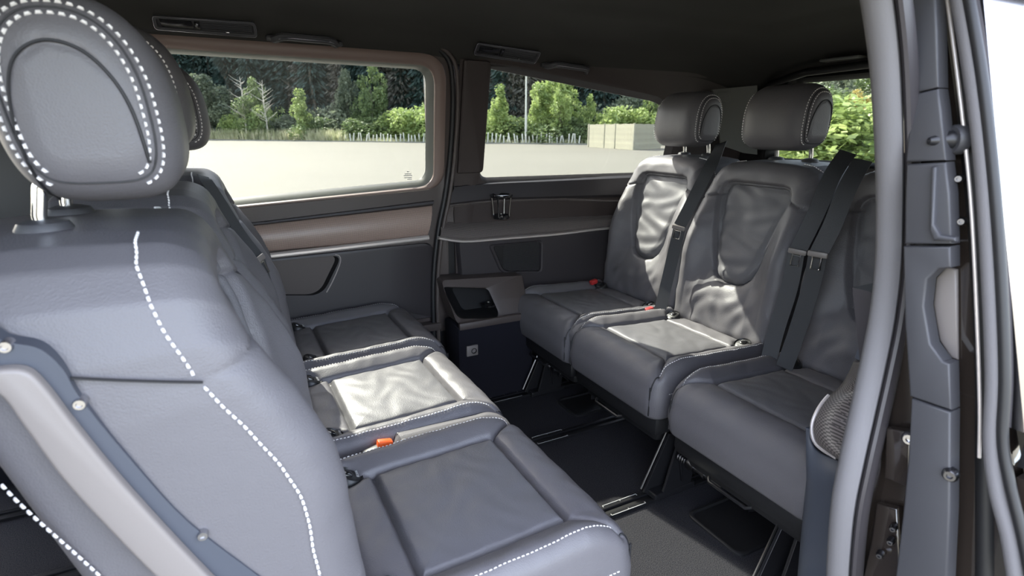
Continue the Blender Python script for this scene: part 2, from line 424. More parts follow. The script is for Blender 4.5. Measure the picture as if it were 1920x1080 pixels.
HEADP = Pad(HEAD_O, (0, 0), .050, head_H, -HEADW, br=.050, ninner=40, rz=.062, sym=True)
def half_head(o):   # mirror the shape of the front cap to the back cap for the seam
    pass

def piping(P3, r, name, m, parent): return MB().tube(P3, r, 6).build(name, m, parent)
def make_cushion(parent):
    pl = lambda x, y, w: (x, y, w)
    c, p = build_pad(CUSH, pl, 'cushion', M['leather'], parent, lambda x, y: panel_sd(x, y) < 0, 'seat_panel', M['leather2'])
    st = MB(); pp = MB()
    for sg in (-1, 1):
        # curved top seam
        path = [(.12, .215), (.2, .217), (.32, .217), (.44, .213), (.505, .205), (.540, .192), (.553, .176)] if False else [(.125, .214), (.25, .216), (.38, .216), (.47, .214), (.525, .212), (.553, .210)]
        pts = [(x, sg * y, CUSH.surf(x, sg * y) + .0006) for x, y, _ in [tuple(v) for v in cr([(a, b, 0) for a, b in path], 10)]]
        stitch(pts, (0, sg * .3, 1), mb=st)
        # lower seam on the side face, front half
        pts = [(x, sg * (HW + .006), .352 + .0 * x) for x in np.linspace(.30, .545, 40)]
        stitch(pts, (0, sg, 0), mb=st)
        # vertical piping down the front
        pts = [(.553, sg * .212, CUSH.surf(.553, sg * .212))] + [(x, sg * .212, CUSH.surf(x, sg * .212) + .0005) for x in (.56, .567, .573, .578, .582)]
        pts += [(CX1 - .012 + .0, sg * .2125, z) for z in ()]
        fx = max(CUSH_O[(np.abs(CUSH_O[:, 1] - sg * .212) < .004) & (CUSH_O[:, 0] > .4)][:, 0])
        pts += [(fx + .004, sg * .212, z) for z in np.linspace(.37, .28, 6)]
        pp.tube(cr(pts, 4), .0022, 6)
    tag(st.build('stitching', M['thread'], c, False, 'pale double thread stitching'), kind='stuff')
    pp.build_each('piping', M['seam'], c)
    return c
def make_backrest(parent):
    b, ins = build_pad(BACK, bplace, 'backrest', M['leather'], parent, lambda x, y: shield_sd(x, y) < 0, 'insert_panel', M['leather2'])
    st = MB(); O = BACK_O; h0 = back_H(O[:, 0], O[:, 1])
    for sg in (-1, 1):
        idx = [i for i in range(len(O)) if O[i, 0] * sg > .11 and O[i, 1] > .02]
        idx.sort(key=lambda i: (O[i, 1], -abs(O[i, 0])))
        for lo, hi in ((.03, .463), (.474, .6235)):
            pts = []; ns = []
            for i in idx:
                if lo < O[i, 1] < hi:
                    n = BACK.N[i]; p = O[i] + n * .0025; pts.append(bplace(p[0], p[1], h0[i] - .041 - .018 * float(sst(O[i, 1], .28, .5))))
                    a = Vector(bplace(n[0], n[1], 0)) - Vector(bplace(0, 0, 0)); ns.append(a.normalized())
            stitch(pts, ns, L=.0062, gap=.0028, wd=.0016, h=.0014, mb=st)
            if lo < .1: stitch([tuple(Vector(q) - Vector(bplace(0, 0, w2_ - .0)) + Vector(bplace(0, 0, -BT + .034))) for q, w2_ in zip(pts, [h0[i] - .041 for i in idx if lo < O[i, 1] < hi])], ns, L=.0062, gap=.0028, wd=.0014, h=.0012, mb=st)
    tag(st.build('stitching', M['thread'], b, False, 'pale thread stitching'), kind='stuff')
    m = MB()
    for sg in (-1, 1): m.tube([bplace(sg * .2395, .468 + .062 * t, .0 - .185 * t) for t in np.linspace(0, 1, 12)], .0016, 5)
    m.build_each('side_seam', M['seam'], b)
    return b
def make_headrest(parent, cx, cz, sc=1.0):
    T = R(-4)
    def pl(x, z, w):
        X = x * math.cos(T) - z * math.sin(T) * -1; return (cx + (x + z * -.09) * sc, w * sc, cz + (z) * sc)
    h = build_pad(HEADP, pl, 'headrest', M['leather'], parent)[0]
    st = MB(); O = HEAD_O; N = HEADP.N
    for sg in (-1, 1):
        for ins in (.019, .031):
            pts = []; ns = []
            for i in range(len(O) + 1):
                i %= len(O)
                if O[i, 1] < -.10 and abs(O[i, 0]) < .055: continue
                p = O[i] - N[i] * (ins - .0012); pts.append(pl(p[0], p[1], sg * (HEADP.surf(p[0] - N[i][0] * .0012, p[1] - N[i][1] * .0012) + .0004))); ns.append(Vector((N[i, 0], sg * .8, N[i, 1])).normalized())
            k = max(range(len(pts) - 1), key=lambda j: (Vector(pts[j]) - Vector(pts[j + 1])).length)
            pts = pts[k + 1:] + pts[:k + 1]; ns = ns[k + 1:] + ns[:k + 1]
            stitch(pts, ns, L=.0062, gap=.003, wd=.00135, h=.0014, mb=st)
    tag(st.build('stitching', M['thread'], h, False, 'pale double thread stitching'), kind='stuff')
    sm = MB()
    for sg in (-1, 1):
        pts = []
        for i in range(len(O)): p = O[i] - N[i] * .0245; pts.append(pl(p[0], p[1], sg * (HEADP.surf(p[0], p[1]) + .0003)))
        sm.tube(pts, .0012, 5, closed=True)
        pts = [pl(x, y, sg * (HEADP.surf(x, y) + .0016)) for x, y, _ in [tuple(v) for v in cr([(a, b, 0) for a, b in ARC[:-1]], 8)] if HEADP.surf(x, y) > .05]
        sm.tube(pts, .0017, 6)
    sm.build_each('seam', M['seam'], h)
    for sg in (-1, 1):
        MB().tube([(cx - .045, sg * .068, cz - .06), (cx - .060, sg * .068, cz - .09), (cx - .066, sg * .068, cz - .12), (cx - .064, sg * .068, cz - .20)], .0075, 14).build('headrest_post', M['chrome'], h, label='chrome headrest post')
    return h
def make_collars(parent, cx, cz):
    m = []
    for sg in (-1, 1):
        m.append(MB().lathe([(0, .012), (.014, .012), (.024, .009), (.028, .002), (.028, -.006), (0, -.006)], (cx - .066, sg * .068, cz), n=20).build('headrest_collar', M['plastic'], parent))
    return m
SIDE_N = -HW - .006
def make_cover(parent):
    """recliner cover on the outer side: channel plate, pale rail, screws"""
    y0 = SIDE_N; bs = lambda h, w: Vector(bplace(0, h, w)) + Vector((0, y0, 0))
    wp = lambda px, py, y=.625: at(px, py, y=y)
    def loc(L, y=.625): return [wp(a, b, y) - Vector((0, .875, 0)) for a, b in L]
    def rc(L, y):
        P = loc(L, y); n = len(P); out = []
        for i in range(n):
            a, b, c, d = P[i - 1], P[i], P[(i + 1) % n], P[(i + 2) % n]
            for k in range(5): t = k / 5; out.append(.5 * ((2 * b) + (c - a) * t + (2 * a - 5 * b + 4 * c - d) * t * t + (3 * b - a - 3 * c + d) * t ** 3))
        return out
    ch = MB().prism(rc([(-60, 600), (0, 640), (60, 652), (90, 668), (120, 700), (150, 750), (240, 860), (350, 980), (480, 1080), (600, 1170), (560, 1230), (300, 1030), (120, 850), (30, 735), (-60, 700)], .63), (0, .022, 0), 0).build('recliner_cover', M['plastic_blue'], parent)
    rail = [(-60, 700), (-10, 688), (50, 688), (90, 722), (150, 800), (250, 920), (400, 1080), (520, 1190), (440, 1210), (300, 1080), (200, 978), (120, 890), (50, 795), (0, 732), (-60, 735)]
    MB().prism(rc(rail, .629), (0, -.013, 0), .005, 3).build('cover_rail', M['plastic_lt'], ch, label='pale satin rail of the recliner cover')
    m = MB()
    for px, py in ((148, 760), (380, 1007), (8, 652)):
        c = wp(px, py, .629) - Vector((0, .875, 0)); m.lathe([(0, .001), (.0025, .001), (.003, .003), (.005, .003), (.006, 0), (.006, -.01)], c, (0, -1, 0), 14)
    m.build_each('screw', M['bolt'], ch)
    return ch
def make_base(parent, sg=1):
    m = MB()
    m.box((.345, 0, .235), (.43, .44, .07), .02)
    m.box((.345, 0, .185), (.36, .38, .05), .015)
    m.build('seat_base', M['black'], parent)
    MB().tube([(.565, -.07, .205), (.575, -.06, .200), (.575, .06, .200), (.565, .07, .205)], .005, 8).build('release_bar', M['steel'], parent)
def make_leg(parent, y, near=True):
    L = MB(); L.prism([(.40, y - .004, .20), (.50, y - .004, .20), (.585, y - .004, .02), (.56, y - .004, .012), (.43, y - .004, .012)], (0, .008, 0), .001)
    L.prism([(.40, y + .03, .20), (.49, y + .03, .20), (.54, y + .03, .02), (.43, y + .03, .012)], (0, .008, 0), .001)
    L.box((.49, y + .015, .018), (.16, .05, .02), .004)
    lg = L.build('leg', M['steel'], parent, False)
    e = MB(); e.tube([(.505, y - .006, .205), (.59, y - .006, .03)], .0035, 6); e.tube([(.50, y + .042, .19), (.47, y + .042, .05)], .003, 6)
    e.build_each('edge_strip', M['edge'], lg)
    b = MB()
    b.lathe([(0, .03), (.016, .03), (.018, .026), (.018, 0), (.010, 0), (.010, -.03), (.014, -.03), (.014, -.04), (.009, -.04), (.009, -.10)], (.50, y + .12, .15), (0, -1, .0), 14)
    for k in range(4): b.lathe([(.011, -.003), (.014, -.001), (.014, .001), (.011, .003)], (.50, y + .055 + k * .009, .15), (0, 1, 0), 12)
    b.lathe([(0, .008), (.008, .006), (.009, 0)], (.50, y - .004, .175), (0, -1, 0), 10)
    b.build_each('pivot_bolt', M['edge'], lg)
    return lg
def text_mesh(txt, size, depth=.0004):
    c = bpy.data.curves.new('t', 'FONT'); c.body = txt; c.size = size; c.extrude = depth; c.align_x = 'CENTER'; c.align_y = 'CENTER'; c.resolution_u = 2
    o = bpy.data.objects.new('t', c); COL.objects.link(o); dg = bpy.context.evaluated_depsgraph_get(); dg.update()
    me = bpy.data.meshes.new_from_object(o.evaluated_get(dg)); bpy.data.objects.remove(o); bpy.data.curves.remove(c); return me
TXT = text_mesh('ISOFIX', .009)
def make_anchor(parent, y):
    c = Vector((.160, y, .414)); m = MB()
    m.lathe([(0, .004), (.018, .004), (.0235, .001), (.026, .005), (.028, .003), (.029, -.012), (0, -.012)], c, (.45, 0, 1), 24)
    o = m.build('anchor_cap', M['black'], parent, label='round child-seat anchor cap with lettering')
    MB().box(c + Vector((-.004, 0, .007)), (.018, .022, .006), .003, Matrix.Rotation(R(24), 3, 'Y')).build('cap_flap', M['gloss'], o)
    t = bpy.data.objects.new('lettering', TXT); t.data = TXT; COL.objects.link(t); t.parent = o
    if not TXT.materials: TXT.materials.append(M['mark'])
    t.matrix_local = Matrix.Translation(c + Vector((.015, 0, .0015))) @ Matrix.Rotation(R(24), 4, 'Y') @ Matrix.Rotation(R(90), 4, 'Z')
def make_buckle(parent, x, y, z, m, lab, ang=0):
    b = MB().box((x - .015, y, z - .01), (.055, .024, .03), .006, Matrix.Rotation(R(-15), 3, 'Y')).build('buckle', M['black'], parent, label=lab)
    MB().box((x + .020, y, z + .010), (.034, .021, .020), .004, Matrix.Rotation(R(10), 3, 'Y')).build('release_button', m, b)

protos = {}
def seat_parts(root, yoff, cover=False, leg_ys=(), hsc=1.0, hz=1.14):
    """adds one place's parts to a seat or bench root (local frame)"""
    global protos
    if not protos:
        d = empty('proto', (0, 0, 0)); protos['c'] = make_cushion(d); protos['b'] = make_backrest(d); protos['d'] = d
    out = []
    for k in 'cb':
        o = copy_tree(protos[k], root); o.location = (0, yoff, 0); o.name = {'c': 'cushion', 'b': 'backrest'}[k]; out.append(o)
    h = make_headrest(root, -.122, hz, hsc); h.location = (0, yoff, 0)
    
    for c in make_collars(root, -.120, .988): c.location = (0, yoff, 0)
    tmp = []
    for o in (lambda: make_base(root),):
        before = set(kids(root)); o()
        for n_ in set(kids(root)) - before: n_.location = (0, yoff, 0)
    before = set(kids(root))
    make_anchor(root, -.165); make_anchor(root, .165)
    if cover: make_cover(root)
    for y in leg_ys: make_leg(root, y)
    for n_ in set(kids(root)) - before: n_.location = (0, yoff, 0)
    return h

def wedge(root, y, wd):
    """filler piece between the two cushions of a bench"""
    O = rrect_pts(.16, .572, -wd / 2 - .02, wd / 2 + .02, (.02, .01, .01, .02), 160)
    H = lambda x, yy: .424 - .006 * np.abs(yy / .03) - .03 * np.clip((x - .50) / .07, 0, 1) ** 2 - .05 * np.clip((.29 - x) / .03, 0, 1)
    p = Pad(O, (.37, 0), .014, H, .27, br=.01, ninner=20)
    o = build_pad(p, lambda a, b, w_: (a, b, w_), 'cushion_bridge', M['leather'], root)[0]; o.location = (0, y, 0)

# left row (faces the back of the van): bench of two near the door, single far
def seat_root(name, x, y, rz, label, group=None):
    return empty(name, (x, y, 0), label, 'seat', group, rz)
benchL = seat_root('bench_seat', 0, 0, 0, 'black leather double seat with white stitching, backrests at the left edge, nearest the open door')
seat_parts(benchL, .878, cover=True, leg_ys=(-.18,), hz=1.125, hsc=1.03)
seat_parts(benchL, 1.388, leg_ys=(.18,), hz=1.165, hsc=1.05)
wedge(benchL, 1.133, .036)
make_buckle(benchL, .235, 1.128, .405, M['orange'], 'black belt buckle with orange button')
singL = seat_root('single_seat', .025, 1.878, 0, 'black leather single seat of the left row, furthest from the camera beneath the big window')
seat_parts(singL, 0, leg_ys=(-.18, .18), hz=1.15, hsc=1.05)
XR = 1.625
benchR = seat_root('bench_seat', XR, 1.60, math.pi, 'black leather double rear seat with shield-shaped backrest panels, sunlit in patches, against the far side')
seat_parts(benchR, -.225, leg_ys=(-.09,), hsc=1.0, hz=1.13)
seat_parts(benchR, .240, leg_ys=(.215,), hsc=1.0, hz=1.13)
wedge(benchR, .0, .03)
make_buckle(benchR, .19, .0, .412, M['red'], 'black belt buckle with a red button')
make_buckle(benchR, .17, -.40, .425, M['red'], 'black belt buckle with a red button')
singR = seat_root('single_seat', XR, .850, math.pi, 'black leather single rear seat in shadow beside the woven armrest, nearest the door seal')
seat_parts(singR, 0, leg_ys=(.12,), hsc=1.0, hz=1.13)
for o in [protos['d']] + [c for k in kids(protos['d']) for c in [k] + kids(k)]: bpy.data.objects.remove(o)

# ---------------------------------------------------------------- floor, ceiling
GZ = -.55
def plane_grid(x0, x1, y0, y1, z, nx=2, ny=2):
    V = [(x, y, z) for y in np.linspace(y0, y1, ny) for x in np.linspace(x0, x1, nx)]
    return V, [(j * nx + i, j * nx + i + 1, (j + 1) * nx + i + 1, (j + 1) * nx + i) for j in range(ny - 1) for i in range(nx - 1)]
fl = MB().box((.35, 1.25, -.03), (3.9, 1.86, .06)).build('floor', M['carpet'], None, False)
tag(fl, 'dark speckled carpet floor of the cabin', kind='structure')
SEC = [(.36, 1.30), (.38, 1.36), (.45, 1.42), (.6, 1.452), (.9, 1.47), (1.25, 1.475), (1.6, 1.468), (1.8, 1.455), (1.92, 1.432), (1.98, 1.40), (2.02, 1.372), (2.05, 1.340), (2.052, 1.325)]
def headliner():
    sec = cr([(0, a, b) for a, b in SEC], 5); xs = list(np.linspace(-1.6, 2.0, 60)) + list(np.linspace(2.05, 2.45, 14)); V = []; Fc = []
    for x in xs:
        for p in sec:
            dz = 0
            if x > 1.95: dz = -.10 * min(1, (x - 1.95) / .45) ** 1.6
            # raised roof panels with soft edges
            def stp(a, b, t): t = min(1, max(0, (t - a) / (b - a))); return t * t * (3 - 2 * t)
            inn = stp(.75, .8, p.y) * (1 - stp(1.62, 1.70, p.y))
            dz += .012 * inn * (stp(1.00, 1.04, x) * (1 - stp(1.95, 2.0, x)) + (1 - stp(.55, .60, x)))
            V.append((x, p.y, p.z + dz))
    m = len(sec)
    for i in range(len(xs) - 1):
        for k in range(m - 1): Fc.append((i * m + k, (i + 1) * m + k, (i + 1) * m + k + 1, i * m + k + 1))
    o = mk('ceiling', V, Fc, M['head']); mo = o.modifiers.new('s', 'SOLIDIFY'); mo.thickness = .03; mo.offset = 1
    return tag(o, 'near-black fabric headliner', kind='structure')
headliner()

# ---------------------------------------------------------------- far side wall
WALLY = 2.15
def wy(z): return WALLY if z < .88 else WALLY - .22 * (z - .88)
def wpt(x, z, off=0.0): return Vector((x, wy(z) - off, z))
def wat(px, py, off=0.0):
    p = at(px, py, y=WALLY - off)
    if p.z > .88:
        p = at(px, py, n=(0, 1, .22), p=(0, WALLY - off, .88))
    return p
def rquad(c, r, n=12):
    """rounded quad in (x,z); c ccw 4 corners, r 4 radii -> loop of 4*n + 4*6 points"""
    out = []
    for i in range(4):
        p0 = Vector(c[i - 1]); p = Vector(c[i]); p1 = Vector(c[(i + 1) % 4]); a = (p0 - p).normalized(); b = (p1 - p).normalized()
        s_ = p + a * r[i]; e = p + b * r[i]
        for k in range(n):
            t = k / (n - 1); out.append((1 - t) ** 2 * s_ + 2 * t * (1 - t) * p + t * t * e)
        nx = Vector(c[(i + 1) % 4]) + (p - p1).normalized() * r[(i + 1) % 4]
        for k in range(1, 9): out.append(e.lerp(nx, k / 9))
    return out
def band(A, B, prof, name, m, parent=None, steps=None, fn=wpt):
    """ring between loops A and B following profile [(t, off)]"""
    V = []; Fc = []; n = len(A)
    for t, off in prof:
        for a, b in zip(A, B):
            p = a.lerp(b, t); V.append(fn(p.x, p.y, off))
    for i in range(len(prof) - 1):
        for k in range(n): Fc.append((i * n + k, i * n + (k + 1) % n, (i + 1) * n + (k + 1) % n, (i + 1) * n + k))
    return mk(name, V, Fc, m, parent)
V2 = lambda x, z: Vector((x, z))
def w2(px, py, off=0.0): p = wat(px, py, off); return (p.x, p.z)
# --- left door: outline, window hole
holeA = [(-.30, w2(430, 372)[1] - .02), (w2(803, 335)[0], w2(800, 338)[1]), (w2(803, 150)[0], w2(780, 128)[1]), (-.30, 1.318)]
gl = rquad(holeA, (.04, .05, .05, .04))
def grow(c, dl, dr, db, dt): return [(c[0][0] - dl, c[0][1] - db), (c[1][0] + dr, c[1][1] - db), (c[2][0] + dr, c[2][1] + dt), (c[3][0] - dl, c[3][1] + dt)]
inA = rquad(grow(holeA, .02, .020, .022, .010), (.05, .065, .065, .05))
ouA = rquad(grow(holeA, .06, .066, .034, .050), (.06, .08, .10, .06))
rimA = rquad([(-.95, .26), (.800, .26), (.815, 1.385), (-.95, 1.385)], (.02, .02, .10, .02))
door = empty('door_1', (-.1, WALLY, .26)); tag(door, 'far sliding door with a large window, woven trim band and bright strip', kind='structure')
D0 = -Vector(door.location)
def dch(o): shift(o, D0); o.parent = door; return o
dch(band(rimA, ouA, [(0, -.05), (0, -.01), (.04, 0), (.5, 0), (1, .004)], 'door_skin', M['wall']))
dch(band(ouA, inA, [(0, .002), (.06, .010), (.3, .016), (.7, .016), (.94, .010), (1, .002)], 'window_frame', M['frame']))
dch(band(inA, gl, [(0, .004), (.35, -.004), (.8, -.022), (1, -.035)], 'window_reveal', M['sill']))
def pane(loop, off, name, m):
    V = [wpt(p.x, p.y, off) for p in loop] + [wpt(p.x, p.y, off - .004) for p in loop]; n = len(loop)
    Fc = [tuple(range(n)), tuple(range(n, 2 * n))[::-1]] + [(k, (k + 1) % n, n + (k + 1) % n, n + k) for k in range(n)]
    return mk(name, V, Fc, m, None, False)
dch(pane(gl, -.034, 'pane', M['glass']))
def etch():
    m = MB()
    for (px, py, w_) in ((765, 322, 5), (765, 326, 14), (765, 329, 18), (765, 333, 16), (768, 336, 10)):
        p = wat(px, py, -.030); m.box(p, (w_ / 1053 * 2.2 * .9, .001, .003))
    return m.build('glass_mark', M['mark'], None, False)
dch(etch())
dch(MB().box((-.66, 2.08, .82), (.56, .10, 1.08), .02).build('pillar_panel', M['black']))
def patch(top, bot, prof, name, m, off0=0.0, seg=14, fn=wpt):
    """strip between polylines top and bot [(x,z)], bulge profile list of (t, off)"""
    T = cr([(a, b, 0) for a, b in top], seg); B = cr([(a, b, 0) for a, b in bot], seg); V = []; Fc = []; n = len(T)
    for t, off in prof:
        for a, b in zip(T, B): p = a.lerp(b, t); V.append(fn(p.x, p.y, off0 + off))
    for i in range(len(prof) - 1):
        for k in range(n - 1): Fc.append((i * n + k, (i + 1) * n + k, (i + 1) * n + k + 1, i * n + k + 1))
    return mk(name, V, Fc, m)
BUL = [(0, -.01), (0, .004), (.06, .012), (.25, .024), (.5, .030), (.75, .028), (.94, .018), (1, .010), (1, -.01)]
zA = lambda px, py: w2(px, py, .02)
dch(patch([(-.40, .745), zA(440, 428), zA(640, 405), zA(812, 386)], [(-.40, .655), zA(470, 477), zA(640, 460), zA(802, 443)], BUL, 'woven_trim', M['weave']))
dch(patch([(-.40, .775), zA(432, 422), zA(640, 398), zA(815, 376)], [(-.40, .74), zA(440, 430), zA(640, 407), zA(812, 388)], [(0, -.004), (.1, .018), (.5, .020), (.9, .006), (1, -.004)], 'belt_line', M['wall_dk']))
sp = [wpt(x, z, .026) for x, z in [(-.40, .652)] + [zA(a, b) for a, b in ((490, 481), (640, 464), (803, 445))]]
dch(MB().strip(cr(sp, 8), (0, -1, 0), [(-.010, -.012), (-.010, .002), (-.004, .008), (.004, .008), (.010, .002), (.010, -.012)]).build('bright_strip', M['satin']))
low = lambda L, off=.0: [wpt(*w2(a, b, off), off) for a, b in L]
# lower door panel (proud) with pull recess
lowo = rquad([(-.85, .33), (.735, .335), (.735, .655), (-.85, .64)], (.03, .02, .04, .03))
rec = rquad([w2(480, 552), w2(603, 552), w2(640, 477), w2(470, 492)], (.03, .05, .04, .02))
rec2 = rquad([w2(482, 550), w2(574, 551), w2(603, 478), w2(472, 494)], (.03, .05, .04, .02))
dch(band(lowo, rec, [(0, -.002), (0, .006), (.03, .014), (.5, .016), (1, .016)], 'lower_panel', M['wall_dk']))
dch(band(rec, rec2, [(0, .016), (.3, -.010), (1, -.014)], 'pull_recess', M['black']))
dch(pane(rec2, -.004, 'pull_panel', M['wall']))
pr = cr([wpt(*w2(a, b, .016), .018) for a, b in ((612, 548), (622, 530), (632, 508), (638, 490), (636, 480), (628, 477))], 6)
dch(MB().tube(pr, .0022, 6).build('recess_edge', M['satin']))
dch(MB().box((-.05, WALLY - .01, .30), (1.60, .06, .035), .01).build('sill_ledge', M['wall']))
dch(MB().box((-.05, WALLY - .0, .14), (1.60, .05, .30), .005).build('sill_panel', M['carpet_dk']))
# handle edge below: door seal
seal_pts = [at(805, 82, y=2.03), at(832, 100, y=2.04), at(846, 130, y=2.05), at(849, 200, y=2.08), at(843, 300, y=2.12), at(834, 370, y=2.13), at(822, 430, y=2.13), at(814, 500, y=2.13), at(812, 560, y=2.13), at(814, 640, y=2.13)]
o = MB().tube([(-.9, 2.03, 1.378), (-.2, 2.03, 1.374)] + cr(seal_pts, 8), .010, 10).build('trim_1', M['rubber']); tag(o, 'black rubber seal around the far sliding door', kind='structure')
o = MB().tube([p + Vector((.017, -.006, .0)) for p in cr(seal_pts, 8)], .008, 10).build('trim_2', M['wall']); tag(o, 'slim grey trim edge behind the far door seal', kind='structure')
o = MB().box((.825, 2.19, .66), (.16, .05, 1.5), .01).build('trim_6', M['black']); tag(o, 'dark body pillar behind the gap between far door and rear panel', kind='structure')
# --- rear quarter panel
holeB = [(w2(905, 335)[0], w2(905, 334)[1]), (1.93, w2(1170, 326)[1]), (1.93, 1.20), (w2(905, 130)[0], w2(905, 124)[1])]
topz = [w2(a, b) for a, b in ((905, 125), (1000, 134), (1100, 148), (1200, 168), (1238, 190))]
def loopB(c, r, grow_top=0.0):
    L = rquad(c, r); out = []
    xs = [t[0] for t in topz]; zs = [t[1] for t in topz]
    return L
glB = rquad(holeB, (.035, .06, .16, .045))
# bend the top edge to the photograph's falling line
def bend(L, g=0.0):
    out = []
    for p in L:
        if p.y > 1.1:
            lim = float(np.interp(p.x, [t[0] for t in topz] + [1.98], [t[1] for t in topz] + [1.12])) + g
            out.append(Vector((p.x, min(p.y, lim))))
        else: out.append(p)
    return out
glB = bend(glB)
inB = bend(rquad(grow(holeB, .014, .02, .022, .02), (.05, .07, .16, .06)), .012)
rimB = rquad([(.835, .30), (2.42, .30), (2.42, 1.39), (.835, 1.39)], (.02, .02, .02, .02))
wall = empty('wall_far', (.83, WALLY, .0)); tag(wall, 'far rear side panel with window, woven shelf and speaker', kind='structure')
W0 = -Vector(wall.location)
def wch(o): shift(o, W0); o.parent = wall; return o
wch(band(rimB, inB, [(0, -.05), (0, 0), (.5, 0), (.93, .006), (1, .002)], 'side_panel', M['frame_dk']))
wch(band(inB, glB, [(0, .002), (.4, -.006), (1, -.03)], 'window_reveal', M['wall_dk']))
win = pane(glB, -.03, 'window_2', M['glass']); tag(win, 'rear far side window pane', kind='structure')
glim = MB().tube([wpt(p.x, p.y, -.004) for p in inB], .0022, 6, closed=True).build('window_edge', M['satin'])
wch(glim)
# pillar cover between windows (upper brown-black part)
pil = [(.846, .925), (.955, .925), (.955, 1.34), (.846, 1.34)]
lo = rquad(pil, (.008, .02, .02, .008)); V = [wpt(p.x, p.y, 0) for p in lo] + [wpt(p.x, p.y, .014) for p in lo] + [wpt(.9 + (p.x - .9) * .9, 1.13 + (p.y - 1.13) * .985, .019) for p in lo]; n = len(lo)
Fc = [tuple(range(2 * n, 3 * n))] + [(i * n + k, i * n + (k + 1) % n, (i + 1) * n + (k + 1) % n, (i + 1) * n + k) for i in range(2) for k in range(n)]
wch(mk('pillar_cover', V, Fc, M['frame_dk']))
wch(MB().tube(cr([wpt(*w2(908, 185), -.01), wpt(*w2(911, 170), .012), wpt(*w2(909, 158), .014), wpt(*w2(905, 156), .006)], 6), .004, 8).build('coat_hook', M['bolt']))
# woven shelf band
zB = lambda px, py: w2(px, py, .03)
SHF = [(0, -.01), (0, .008), (.05, .012), (.12, -.004), (.35, -.014), (.55, -.008), (.68, .028), (.8, .046), (.93, .050), (1, .042), (1, -.01)]
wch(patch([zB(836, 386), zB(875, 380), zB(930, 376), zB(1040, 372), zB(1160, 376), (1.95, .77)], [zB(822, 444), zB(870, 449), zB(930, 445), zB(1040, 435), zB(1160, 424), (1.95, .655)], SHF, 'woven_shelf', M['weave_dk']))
wch(patch([(.84, .88), (1.0, .885), (1.3, .885), (1.95, .885)], [zB(836, 388), zB(930, 378), zB(1040, 374), (1.95, .775)], [(0, -.01), (.1, .012), (.5, .022), (.85, .024), (1, .006)], 'belt_line', M['wall_dk']))
sp = [wpt(x, z, .048) for x, z in [zB(a, b) for a, b in ((820, 445), (850, 450), (880, 451), (930, 447), (1040, 438), (1125, 428))] + [(1.95, .65)]]
wch(MB().strip(cr(sp, 8), (0, -1, 0), [(-.006, -.02), (-.006, .0), (-.003, .006), (.003, .006), (.006, .0), (.006, -.02)]).build('bright_strip', M['satin']))
lowB = rquad([(.85, .40), (2.1, .38), (2.1, .635), (.835, .655)], (.03, .03, .02, .02))
spk = rquad([w2(938, 512, .03), w2(1016, 511, .03), w2(1018, 450, .03), w2(915, 459, .03)], (.03, .02, .02, .02))
spi = rquad([w2(946, 508, .03), w2(1012, 507, .03), w2(1013, 454, .03), w2(926, 462, .03)], (.03, .02, .02, .02))
wch(band(lowB, spk, [(0, -.002), (0, .02), (.05, .03), (1, .03)], 'lower_panel', M['wall_dk']))
wch(band(spk, spi, [(0, .03), (.2, .036), (.7, .034), (1, .022)], 'speaker_surround', M['wall_dk']))
sg_ = pane(spi, .024, 'speaker_grille', M['black']); wch(sg_)
m = MB()
for i in range(30):
    z = .485 + i * .0047
    m.box((1.14, WALLY - .0255, z), (.19, .002, .0012))
gm = m.build('grille_mesh', M['plastic'], None, False); gm['kind'] = 'stuff'
xs_ = [p.x for p in spi]; zs_ = [p.y for p in spi]
for v in gm.data.vertices:
    z = v.co.z; xs2 = [p.x for p in spi if abs(p.y - z) < .012]
    if xs2: v.co.x = max(min(v.co.x, max(xs2) - .004), min(xs2) + .004)
shift(gm, W0); gm.parent = sg_
# bin ledge under the panel
bo = [(.80, .345), (1.50, .345), (1.50, .49), (.765, .50)]
outl = rquad([(.765, .345), (1.09, .335), (1.10, .495), (.735, .515)], (.03, .01, .01, .02))
inl = rquad([(w2(862, 602, .18)[0], w2(862, 600, .18)[1]), (w2(940, 596, .18)[0] , w2(942, 596, .18)[1]), (w2(928, 550, .18)[0], w2(928, 548, .18)[1]), (w2(842, 548, .18)[0], w2(842, 548, .18)[1])], (.03, .035, .02, .02))
fb = lambda x, z, off: Vector((x, 1.965 + (z - .34) * .55 - off, z))
wch(band(outl, inl, [(0, -.10), (0, -.004), (.04, .002), (.9, .0), (1, -.006)], 'storage_bin', M['wall'], fn=fb))
bi = rquad([(.83, .37), (.97, .37), (.97, .46), (.80, .46)], (.02, .02, .02, .02))
wch(band(inl, bi, [(0, -.006), (.3, -.06), (1, -.09)], 'bin_cavity', M['black'], fn=fb))
V = [fb(p.x, p.y, -.09) for p in bi]; wch(mk('bin_back', V, [tuple(range(len(V)))], M['black'], None, False))
wch(MB().lathe([(.030, 0), (.034, .004), (.034, .012), (.028, .012), (.026, 0)], (.93, 2.03, .385), n=20).build('cup_recess', M['gloss']))
wch(MB().box((.93, 2.03, .17), (.34, .16, .34), .01).build('wheel_arch', M['carpet_dk']))
wch(MB().box((1.76, 2.08, .10), (1.32, .10, .20), .01).build('lower_lining', M['carpet_dk']))
o = MB().box((.93, 1.955, .345), (.33, .02, .03), .006).build('ledge_lip', M['wall']); wch(o)
# outlet on the wheel arch
sock = empty('power_socket', (.815, 1.945, .24), 'small grey power socket on the dark panel below the storage bin', 'socket')
MB().box((0, 0, 0), (.05, .012, .045), .004).build('socket_plate', M['plastic_lt'], sock)
MB().lathe([(.010, 0), (.012, .004), (.009, .004), (.008, -.002), (0, -.002)], (.005, -.006, 0), (0, -1, 0), 16).build('socket_hole', M['black'], sock)

